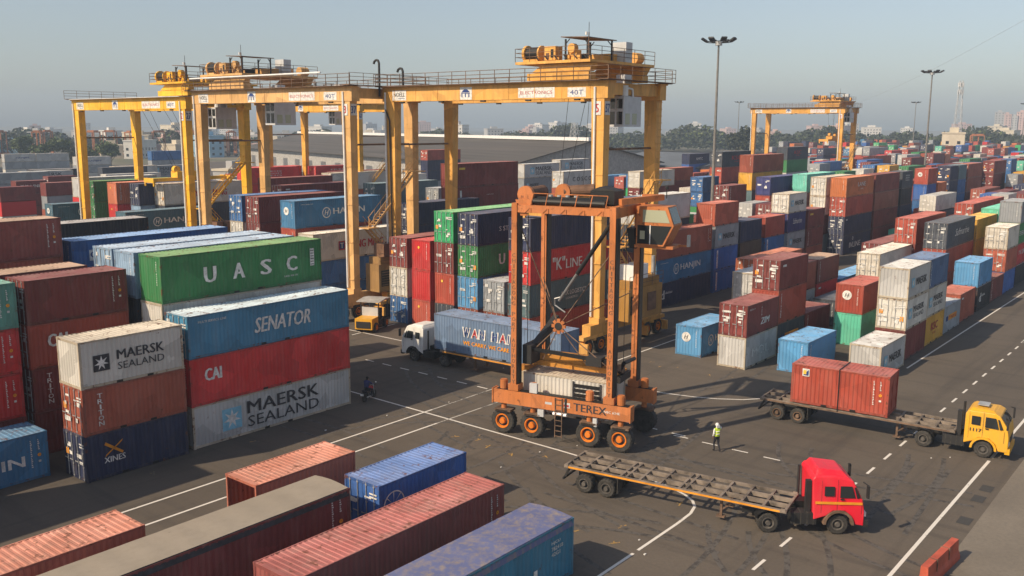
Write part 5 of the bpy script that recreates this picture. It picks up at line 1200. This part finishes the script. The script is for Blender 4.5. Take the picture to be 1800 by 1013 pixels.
mb = MB(); hand(mb, (.10,-.22,1.59), (-.1,.5,.8)); hand(mb, (.03,.27,.94), (.1,0,-1)); mb.build('hand', bd)
face(bd, (.03,0,1.62), (1,0,0))
mb = MB(); mb.lathe((.03,0,1.63), (0,0,1), [(0,.115),(.05,.118),(.10,.10),(.14,.06),(.15,.01)], 'white_cloth', 14); mb.box(-.10,.0,-.10,.10,1.50,1.66,'white_cloth'); mb.build('headgear', bd)
mb = MB()
for z in (1.10, 1.26): mb.lathe((.01,0,z), (0,0,1), [(0,.158),(.035,.158)], 'white_cloth', 14)
mb.build('vest_band', bd)
# motorcycle and its rider
mo = thing('motorcycle', 'dark motorcycle standing by the end of the pale lettered container', 'motorcycle', (41.75, 47.35, 0), math.radians(18))
for x in (0, 1.28):
    mb = MB(); mb.lathe((x, -.06, .30), (0, 1, 0), [(0,.22),(0,.28),(.03,.30),(.09,.30),(.12,.28),(.12,.22)], 'rubber', 20); w_ = mb.build('wheel', mo)
    mb = MB(); mb.lathe((x, -.04, .30), (0, 1, 0), [(0,.06),(0,.22),(.08,.22),(.08,.06)], 'galvanised', 16); mb.build('rim', w_)
mb = MB(); mb.tube([(0,0,.30),(.35,0,.52),(.80,0,.60),(1.08,0,.95)], .035, 'dark_metal', 8); mb.tube([(.35,0,.52),(.45,0,.32),(.80,0,.34),(.80,0,.60)], .03, 'dark_metal', 8); mb.build('frame', mo)
mb = MB(); mb.box(.42,.82,-.13,.13,.25,.52,'steel'); mb.cyl((.1,-.16,.33),(.75,-.17,.30),.045,'galvanised'); mb.build('engine', mo)
mb = MB(); mb.prism([(.62,.68),(1.02,.74),(1.0,.93),(.66,.86)], 'y', -.13, .13, 'red_mark'); mb.build('fuel_tank', mo)
mb = MB(); mb.prism([(-.1,.74),(.62,.70),(.62,.80),(-.1,.86)], 'y', -.13, .13, 'dark_cloth'); mb.build('seat', mo)
mb = MB(); mb.bar((1.26,-.09,.30),(1.06,-.09,.98),.04,.04,'galvanised'); mb.bar((1.26,.09,.30),(1.06,.09,.98),.04,.04,'galvanised'); mb.bar((1.04,-.36,1.03),(1.04,.36,1.03),.03,.03,'dark_metal'); mb.build('front_fork', mo)
mb = MB(); mb.lathe((1.12,0,.95), (1,0,0), [(0,.1),(.05,.11),(.1,.09)], 'white_paint', 14); mb.build('headlight', mo)
mb = MB(); mb.prism([(-.32,.50),(-.02,.62),(.05,.72),(-.3,.66)], 'y', -.08, .08, 'dark_metal'); mb.box(-.34,-.31,-.12,.12,.52,.66,'white_mark'); mb.build('rear_fender', mo)
mb = MB()
for s in (-1, 1): mb.tube([(1.04,s*.28,1.03),(1.0,s*.36,1.22)], .012, 'dark_metal', 5); mb.box(.98,1.0,s*.36-.05,s*.36+.05,1.20,1.28,'white_paint')
mb.build('mirror', mo)
rd = thing('person', 'rider in a dark blue jacket sitting on the motorcycle', 'person', (41.75, 47.35, 0), math.radians(18))
J = {'pelvis':((.30,0,.92),.14),'waist':((.30,0,1.06),.13),'chest':((.38,0,1.32),(.17,.13)),'neck':((.42,0,1.47),.055),'head':((.44,0,1.56),.085),'crown':((.44,0,1.68),.088),
 'sl':((.38,.19,1.40),.06),'el':((.62,.28,1.18),.045),'wl':((.96,.30,1.07),.034),'sr':((.38,-.19,1.40),.06),'er':((.62,-.28,1.18),.045),'wr':((.96,-.30,1.07),.034),
 'hl':((.34,.10,.88),.09),'kl':((.74,.20,.78),.065),'al':((.55,.20,.36),.045),'tl':((.70,.21,.31),.037),'hr':((.34,-.10,.88),.09),'kr':((.74,-.20,.78),.065),'ar':((.55,-.20,.36),.045),'tr':((.70,-.21,.31),.037)}
def rm(p):
    if p.z > 1.48 and abs(p.y) < .13: return 'hair' if p.z > 1.62 or p.x < .41 else 'skin'
    if p.z < .40: return 'hair'
    if p.z < .98 and p.x < .9 and abs(p.y) < .27: return 'dark_cloth'
    return 'navy_cloth'
bd = body('body', J, BN, rm, rd)
mb = MB(); hand(mb, (.96,.30,1.06), (.5,.0,-.2)); hand(mb, (.96,-.30,1.06), (.5,.0,-.2)); mb.build('hand', bd); face(bd, (.44,0,1.60), (1,0,0))
mb = MB(); mb.lathe((.44,0,1.60), (0,0,1), [(0,.098),(.06,.102),(.11,.08),(.135,.02)], 'hair', 14); mb.build('hair', bd)
# ---------------------------------------------------------------- small yard things
fk = thing('yard_tractor', 'small yellow yard tractor with a flat grey canopy beside the blue door container', 'tractor', (58.6, 64.8, 0), math.radians(205))
mb = MB(); mb.box(1.0,2.6,-.85,.85,.35,1.35,'cab_paint'); mb.box(2.6,2.68,-.7,.7,.5,1.1,'dark_metal'); mb.build('hood', fk, (.72,.36,.02))
mb = MB(); mb.box(-1.0,1.0,-.8,.8,.4,.8,'dark_metal'); mb.box(-.9,-.2,-.45,.45,.8,1.3,'dark_cloth'); mb.box(-.95,-.7,-.45,.45,1.3,1.8,'dark_cloth'); mb.build('seat', fk)
mb = MB(); mb.prism([(-1.4,2.72),(1.5,2.72),(1.5,2.78),(-.2,2.9),(-1.4,2.78)],'y',-1.15,1.15,'concrete'); mb.build('canopy', fk)
mb = MB()
for x in (-1.1,1.0):
    for y in (-.9,.9): mb.box(x-.04,x+.04,y-.04,y+.04,.7,2.72,'dark_metal')
mb.box(.9,1.0,-.8,.8,1.35,2.2,'cabin_grey'); mb.build('canopy_post', fk)
for x in (-.7,1.8):
    for s in (-1,1): wheel_parts(fk,(x,s*.85,.45),(0,s,0),.45,.35,'hub_orange',14)
br = MB(); br.prism([(-.28,0),(.28,0),(.26,.2),(.18,.4),(.15,.9),(-.15,.9),(-.18,.4),(-.26,.2)],'x',-2.2,1.6,'red_plastic'); [br.box(q,q+.06,-.2,.2,.3,.905,'rust_steel') for q in (-1.2,.3)]
o = br.build('road_barrier', None); o.location = (41.3, 9.25, 0); o.rotation_euler = (0,0,math.radians(-4)); tag(o, 'red plastic road barrier standing beyond the white edge line', 'barrier')
# cargo inside the open ended container, lower left
for (x, y, z, a, b, c, mt, nm, lab) in ((24.0,35.4,.16,1.1,.7,.8,'wood','crate','wooden crate inside the open ended pink container'),(23.75,36.5,.16,.5,.45,1.5,'dark_blue_mark','drum','blue drum inside the open ended pink container')):
    mb = MB()
    if nm == 'drum': mb.lathe((0,0,0),(0,0,1),[(0,.28),(.03,.3),(.45,.29),(.48,.3),(.9,.29),(.93,.26)],mt,16)
    else:
        mb.box(0,a,0,b,0,c,mt)
        for q in range(4): mb.box(-.015,0,0,b,.08+q*.2,.2+q*.2,mt)
    o = mb.build(nm); o.location = (x,y,z); tag(o, lab, nm)
# ---------------------------------------------------------------- light masts
def mast(x, y, h, label, r=.33, group='high lamp masts'):
    t = thing('lamp_mast', label, 'lamp mast', (x, y, 0), 0, group)
    mb = MB(); mb.cyl((0,0,0),(0,0,h-.6), r, 'mast_steel', r1=r*.45, n=14); mb.cyl((0,0,0),(0,0,.4), r*1.5, 'concrete', n=14); mb.build('pole', t)
    mb = MB(); mb.cyl((0,0,h-.9),(0,0,h-.3), .55, 'galvanised', n=14); mb.tube([(2.0*math.cos(2*PI*i/14),2.0*math.sin(2*PI*i/14),h-.35) for i in range(15)], .07, 'dark_metal', 6)
    for i in range(7): tt = 2*PI*i/7; mb.cyl((0,0,h-.55),(2.0*math.cos(tt),2.0*math.sin(tt),h-.35),.05,'dark_metal',n=5)
    hd = mb.build('lamp_ring', t)
    for i in range(8):
        tt = 2*PI*i/8; d = Vector((math.cos(tt),math.sin(tt),0)); s = Vector((-d.y,d.x,0)); c = d*2.1+Vector((0,0,h-.3)); mb = MB()
        v = [c+s*.45-Vector((0,0,.1)), c-s*.45-Vector((0,0,.1)), c-s*.45+d*.75+Vector((0,0,.35)), c+s*.45+d*.75+Vector((0,0,.35))]; v += [q+Vector((0,0,.22))-d*.1 for q in v]
        mb.add(v, [(0,1,2,3),(7,6,5,4),(0,4,5,1),(1,5,6,2),(2,6,7,3),(3,7,4,0)], 'dark_metal'); mb.build('floodlight', t)
    return t
mast(139.3, 71.0, 32.8, 'tallest nearest lamp mast with a ring of floodlights, right of the cab')
mast(259.5, 71.0, 33.4, 'second tallest lamp mast, at right beside the lattice tower')
mast(575, 165, 33.4, 'thin distant lamp mast just right of the second tallest one', .35)
mast(520, 250, 33.4, 'thin distant lamp mast between the nearest mast and the right gantry crane', .35)
mast(640, 120, 33.4, 'faint lamp mast at far right before the pale buildings', .35)
mast(168, 158, 26.0, 'slim lamp pole standing behind the centre gantry crane', .2)
# lattice towers
def lattice(x, y, h, b, t_, label, mat='galvanised', cap=False):
    o = MB(); n = 9
    for i in range(n):
        z0, z1 = h*i/n, h*(i+1)/n; w0 = b+(t_-b)*i/n; w1 = b+(t_-b)*(i+1)/n
        c0 = [(w0*a, w0*c, z0) for a, c in ((-1,-1),(1,-1),(1,1),(-1,1))]; c1 = [(w1*a, w1*c, z1) for a, c in ((-1,-1),(1,-1),(1,1),(-1,1))]
        for k in range(4):
            o.bar(c0[k], c1[k], .2, .2, mat); o.bar(c0[k], c1[(k+1)%4], .11, .11, mat); o.bar(c0[(k+1)%4], c1[k], .11, .11, mat); o.bar(c1[k], c1[(k+1)%4], .11, .11, mat)
    if cap:
        for z in (h*.86, h*.95):
            for a in range(4): o.box(1.4*math.cos(a*PI/2)-.25, 1.4*math.cos(a*PI/2)+.25, 1.4*math.sin(a*PI/2)-.25, 1.4*math.sin(a*PI/2)+.25, z-1.3, z+1.3, 'cabin_grey')
    q = o.build('lattice_tower'); q.location = (x, y, 0); tag(q, label, 'lattice tower', 'lattice towers'); return q
lattice(598, 147, 46, 2.6, .8, 'tall faint lattice tower with antennas at the right', cap=True)
lattice(388, 276, 20.5, 3.0, 1.0, 'small grey lattice pylon before the trees, above the warehouse roof')
lattice(172, 480, 31, 1.2, .5, 'thin lattice mast at far left, left one of two'); lattice(181, 470, 29, 1.2, .5, 'thin lattice mast at far left, right one of two')
# ---------------------------------------------------------------- warehouse and distant buildings
m, nt, b = newmat('roof_sheet'); tc = N(nt, 'ShaderNodeTexCoord'); mp = N(nt, 'ShaderNodeMapping'); mp.inputs['Scale'].default_value = (.02, .9, 1); nt.links.new(tc.outputs['Object'], mp.inputs[0])
n1 = noise(nt, mp.outputs[0], .6, 5); n2 = noise(nt, tc.outputs['Object'], .05, 4); nt.links.new(mix(nt, ramp(nt, n2, .4, .6, 0, .6), mix(nt, ramp(nt, n1, .35, .65), (.055,.05,.044), (.115,.10,.087)), (.08,.073,.066)), b.inputs['Base Color']); b.inputs['Roughness'].default_value = .8; MATS['roof_sheet'] = m
plain('roof_blue', (.12,.135,.155), .7, scale=.1)
def warehouse(p0, p1, dep, ze, zr, label, roof='roof_sheet', near=1):
    p0 = Vector((*p0, 0)); p1 = Vector((*p1, 0)); L = (p1-p0).length; a = math.atan2(p1.y-p0.y, p1.x-p0.x)
    t = thing('warehouse', label, 'warehouse', p0, a)
    mb = MB(); mb.box(0, L, -dep, -dep+.3, 0, ze, 'concrete'); mb.box(0, L, dep-.3, dep, 0, ze, 'concrete'); mb.prism([(-dep,0),(dep,0),(dep,ze),(0,zr-.2),(-dep,ze)], 'x', -.0, .3, 'concrete'); mb.prism([(-dep,0),(dep,0),(dep,ze),(0,zr-.2),(-dep,ze)], 'x', L-.3, L, 'concrete'); w = mb.build('wall', t)
    mb = MB(); e = 2.0
    for s in (-1, 1): mb.add([(-1,0,zr),(L+1,0,zr),(L+1,s*(dep+e),ze-.15),(-1,s*(dep+e),ze-.15),(-1,0,zr-.25),(L+1,0,zr-.25),(L+1,s*(dep+e),ze-.4),(-1,s*(dep+e),ze-.4)], [(0,1,2,3),(7,6,5,4),(2,3,7,6),(0,3,7,4),(1,2,6,5)], roof)
    r = mb.build('roof', t)
    if roof != 'roof_blue': mb = MB(); mb.box(-1, L+1, -1.0, 1.0, zr+.05, zr+1.0, 'white_paint'); mb.build('ridge_vent', r)
    mb = MB(); k = int(L/14)
    for i in range(k): mb.box(4+i*14, 9+i*14, -dep-.08, -dep-.02, .2, 5, 'steel'); mb.box(4+i*14, 9+i*14, dep+.02, dep+.08, .2, 5, 'steel')
    mb.build('door', t); return t
warehouse((218, 150), (285, 365), 26, 8.6, 14.8, 'long warehouse with a huge brown grey roof and white ridge vent behind the cranes')
warehouse((262, 122), (275, 165), 20, 7.5, 10.6, 'lower warehouse with a blue grey roof right of the brown roofed one', 'roof_blue')
warehouse((110, 440), (150, 420), 16, 10, 15, 'grey shed with a white gable behind the trees at far left', 'roof_blue')
def house(x, y, w, d, h, wall, label, rot=0, roof=None, group='distant town buildings', name='building'):
    t = thing(name, label, 'building', (x, y, 0), rot, group); mb = MB(); mb.box(-w/2, w/2, -d/2, d/2, 0, h, wall); mb.build('wall', t)
    mb = MB(); mb.box(-w/2-.3, w/2+.3, -d/2-.3, d/2+.3, h+.004, h+.7, roof or wall); mb.box(-w*.2, w*.1, -d*.2, d*.2, h+.7, h+3, wall); mb.build('roof', t)
    mb = MB(); nf = max(1, int(h/3.3)); nw = max(2, int(w/3.5)); nd = max(2, int(d/3.5))
    for f in range(nf):
        z = 1.2+f*3.3
        for i in range(nw): u = -w/2+(i+.5)*w/nw; mb.box(u-.7, u+.7, -d/2-.05, -d/2-.01, z, z+1.4, 'dark_glass')
        for i in range(nd): u = -d/2+(i+.5)*d/nd; mb.box(-w/2-.05, -w/2-.01, u-.7, u+.7, z, z+1.4, 'dark_glass')
    mb.build('windows', t); return t
for nm, c in (('wall_white', (.62,.60,.56)), ('wall_cream', (.55,.49,.38)), ('wall_blue', (.25,.42,.55)), ('wall_pink', (.50,.36,.33)), ('wall_grey', (.38,.38,.38)), ('wall_red', (.42,.16,.11))): plain(nm, c, .85, var=.06, scale=.2)
house(152, 530, 16, 14, 24, 'wall_blue', 'pale blue building with a white top at far left', .4, 'wall_white'); house(138, 520, 9, 9, 21, 'wall_pink', 'narrow pink and white building left of the blue one', .4, 'wall_white'); house(176, 560, 30, 14, 16, 'wall_white', 'long white low building right of the blue one', .4)
house(318, 330, 22, 30, 11, 'wall_white', 'white office building with dark windows behind the warehouse', .3); house(330, 300, 18, 26, 8, 'wall_white', 'low building with a red roof beside the white office', .3, 'wall_red')
house(487, 121, 8, 10, 16, 'wall_cream', 'cream water tower block among the distant containers at right', .2)
house(175, 258, 14, 6, 4.5, 'wall_grey', 'small pale canopied shelter behind the gantry cranes', .3, 'wall_cream')
rb = random.Random(12); kb = 0
COLW = {'wall_white':'white','wall_cream':'cream','wall_grey':'grey','wall_pink':'pink','wall_blue':'pale blue'}
bl = []
for i in range(46):
    an = math.radians(39.2+rb.uniform(-31, 31)); r = rb.uniform(950, 1700); h = rb.uniform(8, 21)*(1+(r-950)/2600)
    bl.append((-math.degrees(an), r, an, h, rb.choice(['wall_white','wall_white','wall_cream','wall_grey','wall_pink']), rb.uniform(14, 40), rb.uniform(12, 24)))
for j in range(6): bl.append((0, 1500, math.radians(10.0+j*.36), 34+3*(j % 3), 'wall_grey' if j % 2 else 'wall_pink', 9, 12))
for i in range(70): bl.append((0, rb.uniform(560, 900), math.radians(rb.uniform(46, 70)), rb.uniform(5, 13), rb.choice(['wall_white','wall_white','wall_cream','wall_grey','wall_pink','wall_blue']), rb.uniform(10, 24), rb.uniform(8, 14)))
bl.sort(key=lambda q: -q[2])
for i, (k, r, an, h, wl_m, w, d) in enumerate(bl):
    house(r*math.cos(an), r*math.sin(an), w, d, h, wl_m, '%s block in the hazy town, %s of the skyline from the left' % (COLW[wl_m], ordinal(i+1)), an+rb.uniform(-.5, .5))
# ---------------------------------------------------------------- trees
def leafmat(name, a, b_):
    m, nt, b = newmat(name); v = coords(nt); oi = N(nt, 'ShaderNodeObjectInfo'); g_ = N(nt, 'ShaderNodeNewGeometry')
    n = noise(nt, v, .5, 3); nt.links.new(mix(nt, ramp(nt, n, .35, .65), a, b_), b.inputs['Base Color']); b.inputs['Roughness'].default_value = .7; MATS[name] = m
leafmat('leaf', (.045,.075,.02), (.11,.14,.04)); leafmat('leaf_dark', (.018,.026,.012), (.045,.054,.024)); plain('bark', (.10,.075,.055), .9)
def crown_mesh(seed, rx, rz, n, size, mat, lobes=7):
    r = random.Random(seed); mb = MB(); L = [(Vector((r.uniform(-.6,.6)*rx, r.uniform(-.6,.6)*rx, r.uniform(-.45,.6)*rz)), r.uniform(.35,.6)) for _ in range(lobes)]
    for i in range(n):
        c, k = r.choice(L); d = Vector((r.gauss(0,1), r.gauss(0,1), r.gauss(0,1))).normalized()*(r.random()**.4)
        p = c+Vector((d.x*rx*k, d.y*rx*k, d.z*rz*k)); a = Vector((r.gauss(0,1), r.gauss(0,1), r.gauss(0,.6))).normalized(); b2 = a.cross(Vector((r.gauss(0,1), r.gauss(0,1), r.gauss(0,1)))).normalized(); s = size*r.uniform(.6,1.3)
        mb.add([p-a*s-b2*s*.6, p+a*s-b2*s*.6, p+a*s+b2*s*.6, p-a*s+b2*s*.6], [(0,1,2,3)], mat)
    return mb.mesh('crown')
CR = [crown_mesh(1, 5, 4.2, 1500, .42, 'leaf'), crown_mesh(2, 5.5, 4, 1500, .42, 'leaf'), crown_mesh(3, 4.5, 5, 1500, .42, 'leaf_dark')]
TR = MB(); TR.cyl((0,0,0),(0,0,5), .35, 'bark', r1=.2, n=8)
for i in range(5): t_ = i*1.26; TR.cyl((0,0,3.2+i*.3),(2.4*math.cos(t_),2.4*math.sin(t_),6.2+i*.3), .16, 'bark', r1=.06, n=6)
TRM = TR.mesh('trunk')
def tree(x, y, s, k, label, group):
    t = thing('broadleaf_tree', label, 'tree', (x, y, 0), 0, group); t.scale = (s, s, s); put('trunk', TRM, t)
    c = put('crown', CR[k], t, None, (0, 0, 7.6)); c.rotation_euler = (0, 0, x % 6.28)
rt_ = random.Random(4); tl = []
for i in range(26): px = -1.0+rt_.random()*1.0; tl.append((rt_.uniform(92, 205), rt_.uniform(385, 440), rt_.uniform(.75, 1.25), rt_.randint(0, 2)))
tl.sort(key=lambda q: -math.atan2(q[1], q[0]))
for i, (x, y, s, k) in enumerate(tl): tree(x, y, s, k, '%s broadleaf tree in the clump at far left, %s from the left' % (('full green','wide green','dark tall')[k], ordinal(i+1)), 'trees at far left')
tree(428, 205, 1.5, 2, 'lone dark tree standing above the distant containers beside the nearest lamp mast', None)
wood = []
r = random.Random(9); mb = MB()
for i in range(1300):
    an = math.radians(39.2+r.uniform(-31, 31)); 
    d = r.uniform(640, 800) if an < math.radians(46) else r.uniform(600, 850)
    cx, cy = d*math.cos(an), d*math.sin(an)
    if an > math.radians(45) and r.random() < .5: continue
    h = r.uniform(9, 17)*(1.15 if an < math.radians(40) else .9); w = r.uniform(5, 11); h *= .66+.26*abs(math.sin(an*23)+.6*math.sin(an*71+1))
    for j in range(95):
        dd = Vector((r.gauss(0,1), r.gauss(0,1), abs(r.gauss(0,.9)))).normalized(); p = Vector((cx+dd.x*w*.8, cy+dd.y*w*.8, h*.35+dd.z*h*.65)); a_ = Vector((r.gauss(0,1), r.gauss(0,1), r.gauss(0,.6))).normalized(); b_ = a_.cross(Vector((r.gauss(0,1), r.gauss(0,1), r.gauss(0,1)))).normalized(); s = r.uniform(.5, 1.15)
        mb.add([p-a_*s-b_*s*.7, p+a_*s-b_*s*.7, p+a_*s+b_*s*.7, p-a_*s+b_*s*.7], [(0,1,2,3)], 'leaf_dark' if r.random() < .85 else 'leaf')
o = mb.build('far_wood'); tag(o, 'dark belt of trees along the horizon behind the yard', 'trees', kind='stuff')
# overhead wire
mb = MB(); pts = []
A = Vector((330, 120, 25)); Bv = Vector((60, -22, 46))
for i in range(25): t_ = i/24; p = A.lerp(Bv, t_); p.z -= 6*math.sin(PI*t_)*.5; pts.append(p)
mb.tube(pts, .016, 'galvanised', 5); tag(mb.build('overhead_wire'), 'thin overhead wire crossing the sky at upper right', 'wire')
# ---------------------------------------------------------------- haze
hz = MB(); hz.box(-900, 2600, -900, 2600, -1.2, 90, 'rubber'); hm = bpy.data.materials.new('haze_air'); hm.use_nodes = True
nt = hm.node_tree; nt.nodes.remove(nt.nodes['Principled BSDF']); pv = nt.nodes.new('ShaderNodeVolumePrincipled'); pv.inputs['Color'].default_value = (.64, .80, 1.0, 1); pv.inputs['Density'].default_value = HAZE
pv.inputs['Anisotropy'].default_value = 0.0
nt.links.new(pv.outputs[0], nt.nodes['Material Output'].inputs['Volume'])
me = hz.mesh('haze'); me.materials.clear(); me.materials.append(hm); o = put('haze', me); tag(o, 'pale haze over the yard and the far town', 'haze', kind='stuff'); o.display_type = 'WIRE'
